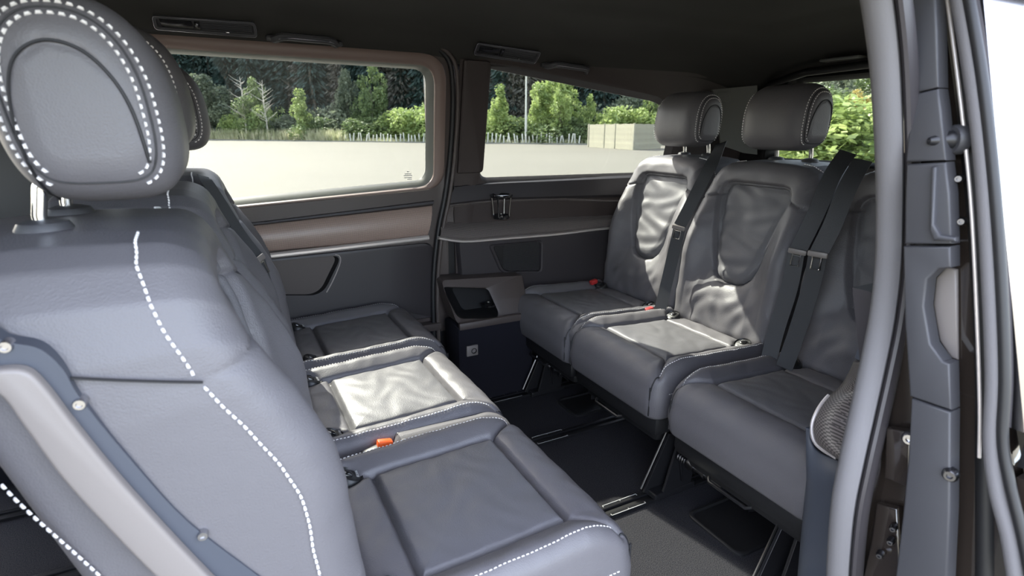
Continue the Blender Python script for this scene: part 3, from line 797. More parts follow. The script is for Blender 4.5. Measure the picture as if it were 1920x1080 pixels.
# rear end: tailgate, pillar, window
rear = empty('wall_rear', (2.42, 1.3, 0)); tag(rear, 'rear tailgate trim with window', kind='structure')
def rch(o): shift(o, -Vector(rear.location)); o.parent = rear; return o
rp = lambda y, z, off: Vector((2.42 - off - .0 * z, y, z))
def rband(A, B, prof, name, m): return band(A, B, prof, name, m, fn=rp)
ro = rquad([(.33, .0), (2.20, .0), (2.20, 1.40), (.33, 1.40)], (.02,) * 4)
rgo = rquad([(.48, .93), (1.98, .93), (1.90, 1.325), (.56, 1.325)], (.05, .05, .06, .06))
rgi = rquad([(.52, .96), (1.94, .96), (1.87, 1.298), (.60, 1.298)], (.05, .05, .06, .06))
rch(rband(ro, rgo, [(0, 0), (.9, .0), (1, .015)], 'tailgate_panel', M['wall_dk']))
rch(rband(rgo, rgi, [(0, .015), (.3, .02), (.6, .01), (1, -.02)], 'window_frame', M['black']))
V = [rp(p.x, p.y, -.02) for p in rgi] + [rp(p.x, p.y, -.024) for p in rgi]; n = len(rgi)
o = mk('window_3', V, [tuple(range(n)), tuple(range(n, 2 * n))[::-1]] + [(k, (k + 1) % n, n + (k + 1) % n, n + k) for k in range(n)], M['glass'], None, False)
tag(o, 'tailgate window pane with fine heating wires', kind='structure')
m = MB()
for k in range(11): m.box((2.438, 1.23, 1.0 + k * .027), (.001, 1.3, .0012))
hw = m.build('heating_wire', M['black'], o, False); hw['kind'] = 'stuff'
rch(MB().tube([(2.36, .6, 1.335), (2.345, 1.0, 1.345), (2.34, 1.4, 1.345), (2.345, 1.75, 1.335), (2.37, 1.95, 1.30), (2.39, 2.05, 1.2)], .016, 10).build('weather_strip', M['black']))
rch(MB().box((2.33, 1.58, 1.372), (.06, .17, .012), .005).build('light_lens', M['sill']))
DN = Vector((.50, .87, 0)); DP = Vector((2.08, 2.03, 1.2))
dp = [at(a, b, n=DN, p=DP) for a, b in ((1336, 168), (1420, 160), (1420, 290), (1395, 287), (1352, 272), (1344, 215))]
dpil = MB().prism(dp, DN * .02, 0).build('pillar_trim', M['grey_trim']); rch(dpil)
bq = [at(a, b, n=DN, p=DP - DN * .001) for a, b in ((1347, 174), (1369, 172), (1370, 188), (1366, 191), (1348, 191), (1345, 188))]
rch(MB().prism(bq, DN * -.006, .001).build('pillar_cap', M['grey_trim']))
# dark corner cover behind the far headrest

# ---------------------------------------------------------------- near side: door frame
near = empty('wall_near', (1.6, .42, 0)); tag(near, 'near side body pillar and panels around the open doorway', kind='structure')
def nch(o): shift(o, -Vector(near.location)); o.parent = near; return o
yb = lambda z: .25 + .28 * (z - .75)        # outer skin leans in with height
def skin(x0, x1, z0, z1, name, m, off=0.0, th=.03):
    V = []; zs = np.linspace(z0, z1, 8)
    for z in zs:
        for x in (x0, x1): V += [(x, yb(z) + off, z), (x, yb(z) + off + th, z)]
    Fc = []
    for i in range(len(zs) - 1):
        a = i * 4; b = a + 4; Fc += [(a, a + 2, b + 2, b), (a + 1, b + 1, b + 3, a + 3), (a, b, b + 1, a + 1), (a + 2, a + 3, b + 3, b + 2)]
    Fc += [(0, 1, 3, 2), (len(V) - 4, len(V) - 2, len(V) - 1, len(V) - 3)]
    return mk(name, V, Fc, m)
nch(skin(.86, 2.42, -.1, .86, 'rear_inner_wall', M['wall_dk'], .20))
nch(skin(.86, 2.42, 1.26, 1.42, 'rear_upper_wall', M['wall_dk'], .12))
nch(MB().box((-1.0, .38, .42), (1.36, .10, 1.0), .02).build('front_door_wall', M['wall_dk']))
nch(MB().box((-.42, .42, 1.14), (.20, .08, .55), .02).build('front_pillar', M['wall_dk']))
nch(MB().box((-1.68, 1.25, .50), (.08, 1.8, 1.24), .02).build('front_light_block', M['wall_dk']))  # unseen wall, added and raised to cut front light on the rear seats
nch(MB().box((-1.3, 1.25, 1.46), (.8, 1.8, .05), .02).build('front_header', M['head']))
nch(MB().box((.6, .40, 1.39), (3.6, .10, .10), .02).build('roof_rail', M['black']))
o = MB().box((-1.66, 1.25, 1.285), (.012, 1.75, .34), 0).build('window_4', M['glass'], None, False); tag(o, 'unseen tinted windscreen pane, added to dim light from the front', kind='structure')  # tinted pane added across the unseen front opening to darken the cabin
# thick trim + seal running down the rear edge of the doorway
cl = [(1636, -190), (1652, -60), (1662, 0), (1674, 100), (1680, 200), (1683, 300), (1683, 400), (1680, 500), (1668, 600), (1650, 690), (1630, 780), (1610, 870), (1593, 960), (1583, 1080), (1578, 1200)]
SEAL = cr([at(a, b, y=.44 - .035 * min(1, max(0, (b - 400) / 500))) for a, b in cl], 8)
outd = Vector((-.87, -.49, 0))
prof1 = [(-a * .62 , b * .7) for a, b in [(-.036, -.03), (-.041, -.012), (-.036, .004), (-.022, .012), (-.004, .013), (.008, .008), (.011, .0), (.012, -.05)]]
prof2 = [(-a * .62, b * .7) for a, b in [(.013, -.05), (.012, .004), (.017, .013), (.024, .013), (.030, .006), (.036, .0), (.040, -.012), (.040, -.05)]]
o = MB().strip(SEAL, outd, prof1).build('trim_3', M['seal']); tag(o, 'thick soft grey trim running down the rear edge of the open doorway', kind='structure')
o = MB().strip(SEAL, outd, prof2).build('trim_4', M['wall_dk']); tag(o, 'slimmer dark door seal beside the thick grey trim', kind='structure')
JX = .80
def jp(L, x=JX): return [at(a, b, x=x) for a, b in L]
def jam(L, th, name, m, x=JX, bev=.003, back=0.0):
    return nch(MB().prism(jp(L, x), (-th, 0, 0), bev, 3).build(name, m))
# base glossy painted jamb
jam([(1640, -60), (1835, -60), (1862, 200), (1888, 500), (1905, 800), (1960, 1120), (1605, 1120), (1640, 800), (1700, 500)], .02, 'painted_jamb', M['paint'], x=.845)
jam([(1702, -60), (1770, -60), (1776, 60), (1778, 165), (1727, 176), (1716, 100)], .022, 'upper_jamb_trim', M['plastic'])
jam([(1727, 178), (1778, 167), (1783, 205), (1792, 300), (1716, 303), (1722, 240)], .022, 'upper_jamb_trim', M['plastic'])
jam([(1716, 307), (1790, 303), (1797, 360), (1800, 455), (1712, 455), (1713, 380)], .020, 'middle_jamb_trim', M['plastic'])
jam([(1752, 312), (1762, 312), (1757, 420), (1768, 440), (1798, 444), (1798, 452), (1756, 450), (1748, 430)], .008, 'trim_ridge', M['plastic'], x=.781)
jam([(1711, 459), (1800, 459), (1800, 498), (1778, 500), (1756, 520), (1750, 570), (1762, 640), (1785, 672), (1798, 676), (1800, 762), (1723, 737), (1714, 600)], .022, 'grip_trim', M['plastic'])
jam([(1778, 500), (1797, 505), (1798, 674), (1785, 670), (1764, 638), (1752, 570), (1758, 520)], .004, 'grip_recess', M['plastic_lt'], x=.822)
jam([(1726, 741), (1800, 766), (1798, 950), (1790, 1120), (1690, 1120), (1710, 950), (1720, 850)], .022, 'lower_jamb_trim', M['plastic'])
jam([(1672, 798), (1718, 806), (1714, 910), (1668, 892)], .014, 'striker_plate', M['paint'], x=.815)
def bolt(px, py, x, r, name='bolt', m='bolt'):
    c = at(px, py, x=x); b = MB().lathe([(0, .002), (r * .35, .002), (r * .4, .006), (r * .7, .006), (r, .002), (r, -.006)], c, (-1, -.3, 0), 20).build(name, M[m]); nch(b)
bolt(1706, 822, .799, .010, m='bolt'); bolt(1782, 890, .778, .009, m='edge'); bolt(1722, 1075, .80, .014, m='edge')
for a, b in ((1675, 990), (1670, 1015), (1650, 1040), (1798, 335), (1803, 415)): bolt(a, b, .80, .005, m='edge')
pin = empty('door_pin', at(1790, 262, x=.80), 'dark pointed guide pin sticking out of the door pillar', 'pin')
MB().lathe([(0, .032), (.004, .030), (.007, .022), (.008, .012), (.011, .008), (.011, 0), (0, 0)], (0, 0, 0), (-.85, .5, -.05), 18).build('pin_shaft', M['steel'], pin)
MB().lathe([(0, .004), (.016, .004), (.018, .001), (.018, -.008), (0, -.008)], (0, 0, 0), (-.85, .5, -.05), 18).build('pin_collar', M['plastic'], pin)
# body cavity shapes lower left of jamb
nch(MB().prism(jp([(1650, 940), (1690, 950), (1700, 1120), (1615, 1120), (1640, 1010)], .82), (-.01, 0, 0), .004, 3).build('pressed_panel', M['paint']))
# weather strips
def jtube(L, r, name, m, x=.80, sq=False): return nch(MB().tube(cr([at(a, b, x=x) for a, b in L], 8), r, 10).build(name, m))
jtube([(1768, -60), (1790, 100), (1808, 250), (1822, 400), (1832, 600), (1837, 760), (1836, 858)], .0022, 'edge_highlight_strip', M['satin'])
jtube([(1790, -60), (1822, 120), (1845, 300), (1858, 500), (1866, 700), (1862, 830), (1872, 920), (1895, 1010), (1912, 1120)], .010, 'outer_seal', M['seal'], x=.79)
jtube([(1806, -60), (1838, 120), (1860, 300), (1876, 500), (1884, 700), (1880, 820), (1892, 900), (1916, 1000), (1940, 1120)], .006, 'outer_lip', M['rubber'], x=.785)
jtube([(1780, -60), (1806, 120), (1826, 300), (1842, 500), (1850, 700), (1850, 860), (1850, 1120)], .012, 'gap_rubber', M['rubber'], x=.83)

# slid-back sliding door outside the body
sd = empty('sliding_door', (.79, .30, 0), 'sliding door pushed back along the outside, its glass mirroring the bright sky', 'door')
def sch(o): shift(o, -Vector(sd.location)); o.parent = sd; return o
def skin2(x0, x1, zs, name, m, off, th=.02, edge=None):
    V = []; n = len(zs)
    for z in zs:
        xe = x0 if edge is None else edge(z)
        for x in np.linspace(0, 1, 12): V.append((xe + (x1 - xe) * x, yb(z) + off, z))
    for z in zs:
        xe = x0 if edge is None else edge(z)
        for x in np.linspace(0, 1, 12): V.append((xe + (x1 - xe) * x, yb(z) + off + th, z))
    Fc = []; k = 12; N0 = n * k
    for i in range(n - 1):
        for j in range(k - 1):
            a = i * k + j; Fc += [(a, a + 1, a + k + 1, a + k), (N0 + a, N0 + a + k, N0 + a + k + 1, N0 + a + 1)]
        Fc += [(i * k, (i + 1) * k, N0 + (i + 1) * k, N0 + i * k), (i * k + k - 1, N0 + i * k + k - 1, N0 + (i + 1) * k + k - 1, (i + 1) * k + k - 1)]
    Fc += [tuple(range(k)) + tuple(N0 + j for j in range(k))[::-1], tuple((n - 1) * k + j for j in range(k))[::-1] + tuple(N0 + (n - 1) * k + j for j in range(k))]
    return mk(name, V, Fc, m)
sch(skin2(.80, 2.1, list(np.linspace(.757, 1.36, 14)), 'door_glass', M['glass_door'], -.004))
sch(skin2(.80, 2.1, list(np.linspace(-.3, .70, 14)), 'door_panel', M['paint'], -.012))
sch(MB().strip([(.80, yb(.735) - .02, .735), (1.4, yb(.735) - .02, .735), (2.1, yb(.735) - .02, .735)], (0, -1, 0), [(-.022, -.02), (-.018, .004), (0, .010), (.018, .004), (.022, -.02)]).build('belt_strip', M['gloss']))
sch(MB().tube(cr([(.84, .222, .66), (.86, .200, .66), (.93, .192, .655), (1.05, .195, .65), (1.1, .215, .648)], 6), .012, 12).build('door_handle', M['chrome']))

# armrest panel on the near wall
arm = empty('armrest_panel', (.95, .55, 0), 'woven grey armrest panel with bright curved edge between near rear seat and door seal', 'armrest')
def ach(o): shift(o, -Vector(arm.location)); o.parent = arm; return o
def loft_pts(rows, name, m, smooth=True):
    V = [p for r in rows for p in r]; n = len(rows[0]); Fc = [(i * n + k, i * n + k + 1, (i + 1) * n + k + 1, (i + 1) * n + k) for i in range(len(rows) - 1) for k in range(n - 1)]
    return mk(name, V, Fc, m, None, smooth)
ARy = .60
row1 = cr([at(a, b, y=ARy) for a, b in ((1600, 676), (1572, 715), (1560, 735), (1545, 718), (1528, 745), (1522, 790), (1530, 830), (1548, 852))], 6)
rowA = cr([at(a, b, y=.60) for a, b in ((1601, 672), (1578, 716), (1563, 748), (1541, 735), (1524, 765), (1521, 800), (1528, 830), (1566, 856))], 6)
# body of the armrest: rounded block following the inside of the seal
def arm_surface():
    prof = [((1601, 676), .56), ((1590, 700), .585), ((1574, 725), .60), ((1552, 745), .605), ((1534, 770), .605), ((1524, 800), .60), ((1532, 832), .58), ((1570, 858), .54)]
    L = cr([at(a, b, y=y) for (a, b), y in prof], 5)
    Rr = cr([at(a + da, b + 6, y=y - .09) for ((a, b), y), da in zip(prof, (60, 70, 80, 90, 95, 95, 85, 60))], 5)
    rows = []
    for k in range(9):
        t = k / 8; rows.append([a.lerp(b, t) + Vector((-.02, 0, .0)) * math.sin(math.pi * t) for a, b in zip(L, Rr)])
    return rows, L
rows, Lr = arm_surface()
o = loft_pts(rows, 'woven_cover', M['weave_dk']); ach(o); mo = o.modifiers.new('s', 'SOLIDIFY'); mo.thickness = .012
tub = MB().tube([p + Vector((-.003, .0, 0)) for p in Lr[14:]], .0035, 8).build('bright_edge', M['satin']); ach(tub)
lowrow = [[at(a, b, y=y) for (a, b, y) in r] for r in (((1521, 800, .60), (1530, 838, .59), (1572, 862, .54), (1640, 880, .46)), ((1522, 900, .60), (1530, 905, .58), (1570, 915, .53), (1630, 925, .46)), ((1512, 1000, .60), (1520, 1010, .58), (1560, 1020, .53), (1620, 1030, .46)), ((1500, 1130, .60), (1510, 1130, .58), (1550, 1130, .53), (1610, 1130, .46)))]
o = loft_pts([[Vector(q) for q in cr(r, 5)] for r in lowrow], 'lower_cover', M['plastic_blue']); ach(o); mo = o.modifiers.new('s', 'SOLIDIFY'); mo.thickness = .01
upc = MB().prism([at(a, b, y=.54) for a, b in ((1640, 540), (1628, 560), (1612, 640), (1603, 672), (1612, 680), (1700, 690), (1700, 540))], (0, -.03, 0), .004).build('upper_cover', M['plastic_blue']); ach(upc)

# ---------------------------------------------------------------- floor fittings
RY = [.70, 1.135, 1.570, 1.93]
RN = ['rail nearest the open door, partly under the near rear seat', 'second rail from the door with white marks, below the bench corner', 'third rail from the door with white marks, mid floor', 'rail furthest from the door, along the far side wall']
for y, lab in zip(RY, RN):
    r = empty('floor_rail', (.6, y, 0), 'long black ' + lab, 'rail', 'floor rails')
    m = MB(); m.box((0, -.017, .004), (3.0, .014, .010), .002); m.box((0, .017, .004), (3.0, .014, .010), .002); m.build_each('rail_lip', M['steel'], r, False)
    MB().box((0, 0, .001), (3.0, .022, .004)).build('rail_slot', M['black'], r, False)
    m = MB()
    for x0 in (.36,):
        for s_, dx in ((1, 0), (-1, .0)):
            m.box((x0 + dx, s_ * .024, .0102), (.125, .002, .001)); m.box((x0 + dx - .0625, s_ * .021, .0102), (.002, .007, .001)); m.box((x0 + dx + .0625, s_ * .021, .0102), (.002, .007, .001)); m.box((x0 + dx, s_ * .021, .0102), (.0015, .005, .001))
    m.build('position_mark', M['mark'], r, False)
def hatch(x, y, lab, sx=.17, sy=.16):
    h = empty('floor_tray', (x, y, 0), lab, 'tray')
    O = rquad([(-sx, -sy / 2), (sx, -sy / 2), (sx, sy / 2), (-sx, sy / 2)], (.03,) * 4); I = rquad([(-sx + .012, -sy / 2 + .012), (sx - .012, -sy / 2 + .012), (sx - .012, sy / 2 - .012), (-sx + .012, sy / 2 - .012)], (.025,) * 4)
    band(O, I, [(0, 0), (0, .006), (.3, .009), (.7, .009), (1, .003)], 'tray_rim', M['black'], h, fn=lambda a, b, o_: Vector((a, b, o_)))
    V = [(p.x, p.y, .003) for p in I]; mk('tray_base', V, [tuple(range(len(V)))], M['black'], h, False)
    m = MB(); m.prism([(-.03, .02, .003), (0, .035, .003), (.01, .01, .003)], (0, 0, .02), .002); m.box((.05, -.02, .01), (.09, .012, .014), .003); m.box((.08, .03, .012), (.02, .04, .018), .003)
    m.lathe([(0, .02), (.01, .018), (.012, 0)], (.11, -.03, .003), n=12); m.build_each('anchor_fitting', M['steel'], h)
hatch(1.30, 1.735, 'black recessed floor fitting behind the second rear seat leg, far side')
hatch(1.30, .925, 'black recessed floor fitting under the near rear seat', .20, .20)

# cup holder
cu = empty('cup_holder', wat(940, 405, .06), 'black ring cup holder standing on the woven shelf below the rear side window', 'cup holder')
cz = .075
MB().lathe([(.034, .0), (.036, .008), (.036, .016), (.028, .016), (.027, .004), (0, .003)], (0, 0, -.01), n=28).build('holder_base', M['gloss'], cu)
MB().lathe([(.037, cz), (.045, cz + .002), (.048, cz + .009), (.047, cz + .014), (.041, cz + .015), (.038, cz + .010), (.037, cz)], (0, 0, 0), n=32).build('holder_ring', M['gloss'], cu)
for k in range(4):
    a = R(45 + 90 * k); d = Vector((math.cos(a), math.sin(a), 0)); MB().tube([d * .034, d * .037 + Vector((0, 0, .04)), d * .042 + Vector((0, 0, cz + .005))], [.0045, .003, .0045], 8).build('holder_post', M['gloss'], cu)
MB().box((0, .012, cz - .002), (.02, .012, .008), .002).build('holder_clip', M['bolt'], cu)

# ---------------------------------------------------------------- roof fittings
NRM = Vector((0, -.62, -.78)).normalized(); PP = (0, 1.98, 1.398)
def rf(px, py, off=0.0): return at(px, py, n=NRM, p=Vector(PP) + NRM * off)
def frame_basis():
    X = Vector((1, 0, 0)); N_ = NRM; Y_ = N_.cross(X).normalized(); return X, Y_, N_
def roof_thing(name, pc, label, cat, group): return empty(name, rf(*pc, 0.004), label, cat, group)
def vent(corn, label, slats):
    X, Y_, N_ = frame_basis()
    P = [rf(a, b, .002) for a, b in corn]; c = sum(P, Vector()) / 4
    r = empty('roof_vent', c, label, 'vent', 'roof vents')
    Q = [p - c for p in P]       # tl, tr, br, bl
    def q(u, v): return Q[0].lerp(Q[1], u).lerp(Q[3].lerp(Q[2], u), v)
    def loop(u0, u1, v0, v1, rr=.25):
        out = []
        for i, (cu_, cv, a0) in enumerate(((u0, v0, 180), (u1, v0, 270), (u1, v1, 0), (u0, v1, 90))):
            ru = rr * .12; rv = rr
            cx_ = cu_ + (ru if cu_ == u0 else -ru); cy_ = cv + (rv if cv == v0 else -rv)
            for k in range(6): a = R(a0 + 90 * k / 5); out.append(q(cx_ + ru * math.cos(a), cy_ + rv * math.sin(a)))
        return out
    A = loop(0, 1, 0, 1); B = loop(.025, .975, .16, .84, .18); C_ = loop(.04, .96, .22, .80, .1)
    n = len(A); V = A + [p + N_ * .006 for p in A] + [p + N_ * .006 for p in B] + [p - N_ * .002 for p in C_]
    Fc = [(i * n + k, i * n + (k + 1) % n, (i + 1) * n + (k + 1) % n, (i + 1) * n + k) for i in range(3) for k in range(n)] + [tuple(range(3 * n, 4 * n))]
    mk('vent_housing', V, Fc, M['plastic'], r)
    MB().tube([p + N_ * .006 for p in A], .0013, 6, closed=True).build('bright_rim', M['bolt'], r)
    MB().prism([q(u, v) + N_ * .001 for u, v in ((.06, .26), (.36, .26), (.37, .78), (.07, .78))], N_ * .003, .0005).build('lamp_lens', M['gloss'], r)
    MB().prism([q(u, v) + N_ * .001 for u, v in ((.385, .25), (.435, .25), (.44, .8), (.39, .8))], N_ * .004, .0005).build('vent_switch', M['gloss'], r)
    MB().lathe([(0, .003), (.003, .003), (.004, 0)], q(.41, .38) + N_ * .004, N_, 10).build('switch_dot', M['bolt'], r)
    for k in range(slats):
        v = .28 + .50 * k / max(1, slats - 1); MB().tube([q(.46, v) + N_ * .002, q(.945, v) + N_ * .002], .0016, 6).build('slat', M['plastic'], r)
    MB().box(q(.70, .80) + N_ * .005, (.010, .004, .004), .001).build('vent_tab', M['bolt'], r)
vent([(284, 27), (478, 40), (482, 68), (290, 52)], 'black roof vent with slats and a reading lamp above the large window', 5)
vent([(895, 78), (1014, 96), (1002, 118), (887, 100)], 'black roof vent above the smaller rear side window', 4)
def handle(p0, p1, lab):
    X, Y_, N_ = frame_basis(); a = rf(*p0, .0); b = rf(*p1, .0); c = (a + b) / 2
    r = empty('grab_handle', c, lab, 'grab handle', 'roof grab handles'); a -= c; b -= c; d = (b - a); L = d.length; d.normalize(); u = N_.cross(d).normalized()
    if u.z > 0: u = -u
    h = N_ * .034
    pts = cr([a + u * .026, a + d * L * .05 + h * .55 + u * .012, a + d * L * .17 + h * .9 - u * .012, a + d * L * .5 + h - u * .016, a + d * L * .83 + h * .9 - u * .012, a + d * L * .95 + h * .55 + u * .012, b + u * .026], 6)
    m = MB().strip(pts, [(p - (a + b) / 2 + N_ * .02).normalized() for p in pts], [(-.011, -.006), (-.012, .003), (-.007, .008), (.007, .008), (.012, .003), (.011, -.006)])
    m.build('handle_grip', M['plastic'], r)
    for p in (a, b): MB().box(p + N_ * .006 + u * .022, (.030, .022, .016), .005).build('handle_mount', M['plastic'], r)
    MB().lathe([(0, .012), (.004, .012), (.005, .008), (.003, .004), (.003, 0)], a + d * L * .27 + N_ * .002 + u * .012, N_, 10).build('coat_peg', M['bolt'], r)
    MB().tube([p + N_ * .009 - u * .004 for p in pts[6:-6]], .0012, 5).build('bright_rim', M['bolt'], r)
handle((508, 58), (634, 70), 'black roof grab handle above the large window')
handle((1024, 112), (1104, 124), 'black roof grab handle above the rear side window')
hook = None

# ---------------------------------------------------------------- seat belts
def belt(label, upper, lower, tongue, tdir, nrm, w_=.046, single=False):
    t = Vector(tongue); r = empty('seat_belt', t, label, 'seat belt', 'seat belts')
    loc = lambda L: [Vector(p) - t for p in L]
    pr = [(-w_ / 2, -.0008), (-w_ / 2, .0008), (w_ / 2, .0008), (w_ / 2, -.0008)]
    MB().strip(cr(loc(upper), 8), nrm, pr).build('webbing', M['web'], r)
    if lower: MB().strip(cr(loc(lower), 8), nrm, pr).build('webbing', M['web'], r)
    d = Vector(tdir).normalized(); n_ = Vector(nrm).normalized(); s_ = d.cross(n_).normalized(); n_ = s_.cross(d).normalized()
    Rm = Matrix((s_, d, n_)).transposed()
    MB().box((0, 0, 0), (.050, .016, .008), .004, Rm).build('tongue_bar', M['plastic_lt'], r)
    m = MB(); e = .011; hh = .034
    path = [s_ * -e, s_ * -e + d * hh, s_ * e + d * hh, s_ * e]
    m.tube([p + d * .008 for p in path], .0030, 8); m.tube([s_ * -e + d * .010, s_ * e + d * .010], .003, 8); m.build('tongue', M['chrome'], r)
A_ = lambda px, py, x: tuple(at(px, py, x=x))
belt('dark belt with bright tongue hanging between the two far rear backrests', [A_(1352, 268, 1.78), A_(1338, 300, 1.62), A_(1308, 358, 1.55), A_(1288, 398, 1.52), A_(1274, 424, 1.505)],
     [A_(1274, 428, 1.507), A_(1263, 475, 1.50), A_(1250, 530, 1.48), A_(1238, 580, 1.45)], A_(1272, 427, 1.50), Vector(A_(1266, 455, 1.50)) - Vector(A_(1272, 427, 1.50)), (-1, -.55, .25))
belt('left of two dark belts with bright tongues beside the second rear backrest', [A_(1590, 285, 1.62), A_(1560, 330, 1.55), A_(1530, 400, 1.50), A_(1500, 462, 1.47), A_(1495, 472, 1.465)],
     [A_(1492, 476, 1.466), A_(1480, 540, 1.46), A_(1455, 620, 1.44), A_(1440, 680, 1.42)], A_(1495, 472, 1.46), Vector(A_(1487, 505, 1.46)) - Vector(A_(1495, 472, 1.46)), (-1, -.5, .25))
belt('right of two dark belts with bright tongues, against the near rear backrest', [A_(1618, 300, 1.52), A_(1590, 350, 1.46), A_(1562, 420, 1.42), A_(1540, 465, 1.405), A_(1535, 476, 1.40)],
     [A_(1533, 480, 1.401), A_(1520, 540, 1.41), A_(1492, 630, 1.41), A_(1470, 690, 1.40)], A_(1533, 477, 1.395), Vector(A_(1527, 508, 1.395)) - Vector(A_(1533, 477, 1.395)), (-1, -.4, .25))
Y_ = lambda px, py, y: tuple(at(px, py, y=y))
belt('dark belt with its tongue hanging down the far left backrest', [Y_(380, 330, 1.63), Y_(390, 343, 1.62), Y_(417, 384, 1.62), Y_(454, 442, 1.62), Y_(486, 482, 1.61)],
     [Y_(489, 488, 1.60), Y_(510, 560, 1.58), Y_(538, 640, 1.56), Y_(560, 715, 1.52)], Y_(486, 486, 1.59), Vector(Y_(500, 512, 1.59)) - Vector(Y_(486, 486, 1.59)), (1, -.7, .3), .04)

# ---------------------------------------------------------------- outside: ground, kerb, trees, fence, lamp post
gm_ = mat('concrete', (.112, .107, .084), .85, var=(.13, (.102, .097, .076)))
V, Fc = plane_grid(-160, 200, -120, 160, GZ, 3, 3)
g = mk('ground', V, Fc, gm_, None, False); tag(g, 'wide pale concrete lot outside the windows', kind='structure')
KB = [(-60, 150), (-.9, 94), (10, 79), (21.6, 63.8), (29.3, 54.8), (36, 47), (60, 20), (90, -12)]
KS = MB().strip([Vector((a, b, GZ)) for a, b in KB], (0, 0, 1), [(-.15, -.02), (-.15, .12), (.15, .12), (.15, -.02)]).build('trim_5', mat('kerb', (.22, .22, .19), .9), None, False)
tag(KS, 'low grey kerb along the far edge of the lot', kind='structure')
def verge():
    V = []; Fc = []; n = len(KB)
    for a, b in KB: V.append((a, b, GZ + .05))
    for a, b in KB: V.append((a + 70, b + 60, GZ + 2.5))
    Fc = [(i, i + 1, n + i + 1, n + i) for i in range(n - 1)]
    o = mk('verge', V, Fc, mat('verge_soil', (.045, .06, .022), 1.0, var=(1.5, (.10, .12, .045))), None, False)
    return tag(o, 'grassy ground rising under the trees behind the kerb', kind='structure')
verge()
def foliage_mat(name, c1, c2, tr=.35):
    m = bpy.data.materials.new(name); m.use_nodes = True; nt = m.node_tree; b = nt.nodes['Principled BSDF']; b.inputs['Roughness'].default_value = .6
    tc = nt.nodes.new('ShaderNodeTexCoord'); no = nt.nodes.new('ShaderNodeTexNoise'); no.inputs['Scale'].default_value = 1.1; no.inputs['Detail'].default_value = 6
    rp = nt.nodes.new('ShaderNodeMapRange'); rp.inputs[1].default_value = .38; rp.inputs[2].default_value = .62
    mx = nt.nodes.new('ShaderNodeMix'); mx.data_type = 'RGBA'; mx.inputs[6].default_value = (*c1, 1); mx.inputs[7].default_value = (*c2, 1)
    nt.links.new(tc.outputs['Object'], no.inputs[0]); nt.links.new(no.outputs[0], rp.inputs[0]); nt.links.new(rp.outputs[0], mx.inputs[0]); nt.links.new(mx.outputs[2], b.inputs['Base Color'])
    tl = nt.nodes.new('ShaderNodeBsdfTranslucent'); ms = nt.nodes.new('ShaderNodeMixShader'); ms.inputs[0].default_value = tr
    nt.links.new(mx.outputs[2], tl.inputs[0]); nt.links.new(b.outputs[0], ms.inputs[1]); nt.links.new(tl.outputs[0], ms.inputs[2]); nt.links.new(ms.outputs[0], nt.nodes['Material Output'].inputs[0])
    return m
FG = {'bright': foliage_mat('leaf_bright', (.17, .25, .075), (.46, .55, .21)), 'mid': foliage_mat('leaf_mid', (.08, .125, .045), (.22, .29, .12)),
      'grey': foliage_mat('leaf_grey', (.12, .15, .10), (.26, .30, .20)), 'dark': foliage_mat('needle_dark', (.022, .048, .040), (.060, .10, .080), .15),
      'brown': foliage_mat('needle_brown', (.060, .058, .045), (.17, .165, .13), .15), 'yellow': foliage_mat('leaf_yellow', (.30, .25, .06), (.55, .46, .16)), 'grass': foliage_mat('grass_blades', (.30, .33, .17), (.62, .60, .40))}
BARK = mat('bark', (.16, .14, .11), .9, var=(6, (.26, .24, .20)))
def leaf_cloud(blobs, n, size, seed, up=.0):
    r = np.random.default_rng(seed); V = []; Fc = []
    wts = np.array([b[3] ** 2 for b in blobs]); wts = wts / wts.sum()
    for k in range(n):
        b = blobs[r.choice(len(blobs), p=wts)]; d = r.normal(size=3); d /= np.linalg.norm(d); rad = b[3] * (.55 + .5 * r.random() ** .6)
        c = np.array(b[:3]) + d * rad * np.array((1, 1, b[4] if len(b) > 4 else 1))
        a = r.normal(size=3); a[2] += up; a /= np.linalg.norm(a); q = np.cross(a, r.normal(size=3)); q /= np.linalg.norm(q) + 1e-9
        s_ = size * (.6 + .8 * r.random()); i = len(V)
        V += [tuple(c - a * s_), tuple(c + q * s_ * .5), tuple(c + a * s_), tuple(c - q * s_ * .5)]; Fc.append((i, i + 1, i + 2, i + 3))
    return V, Fc
def broad_mesh(kind, h, wd, seed, n=2600, size=.16, cone=False):
    r = np.random.default_rng(seed); bl = []
    for k in range(44 if cone else 26):
        t = (k + .5) / 44 if cone else r.random(); z = h * (.12 + .85 * t); prof = (1 - t) ** .7 + .12 if cone else math.sin(math.pi * min(1, .18 + .8 * t)) ** .6
        a = r.random() * 6.28; q = wd * .5 * prof * (.3 + .7 * r.random()); bl.append((q * math.cos(a), q * math.sin(a), z, wd * .17 * (.6 + .8 * r.random()) * (.5 + prof * .5), 1.15))
    return leaf_cloud(bl, n, size, seed, .4)
def trunk_mb(h, r0, seed, br=8, L=1.2):
    r = random.Random(seed); m = MB(); pts = [Vector((.06 * h * .2 * math.sin(k * 1.3 + seed), .05 * math.cos(k + seed), h * k / 6)) for k in range(7)]
    m.tube(pts, [r0 * (1 - .13 * k) for k in range(7)], 6)
    for k in range(br):
        z = h * (.3 + .65 * k / br); a = r.random() * 6.28; l = L * (.5 + r.random()) * (1.1 - z / h * .6); p0 = Vector((0, 0, z))
        p1 = p0 + Vector((math.cos(a) * l * .5, math.sin(a) * l * .5, l * .25)); p2 = p1 + Vector((math.cos(a + .4) * l * .5, math.sin(a + .4) * l * .5, l * .35)); m.tube([p0, p1, p2], [r0 * .35, r0 * .22, r0 * .08], 4)
    return m
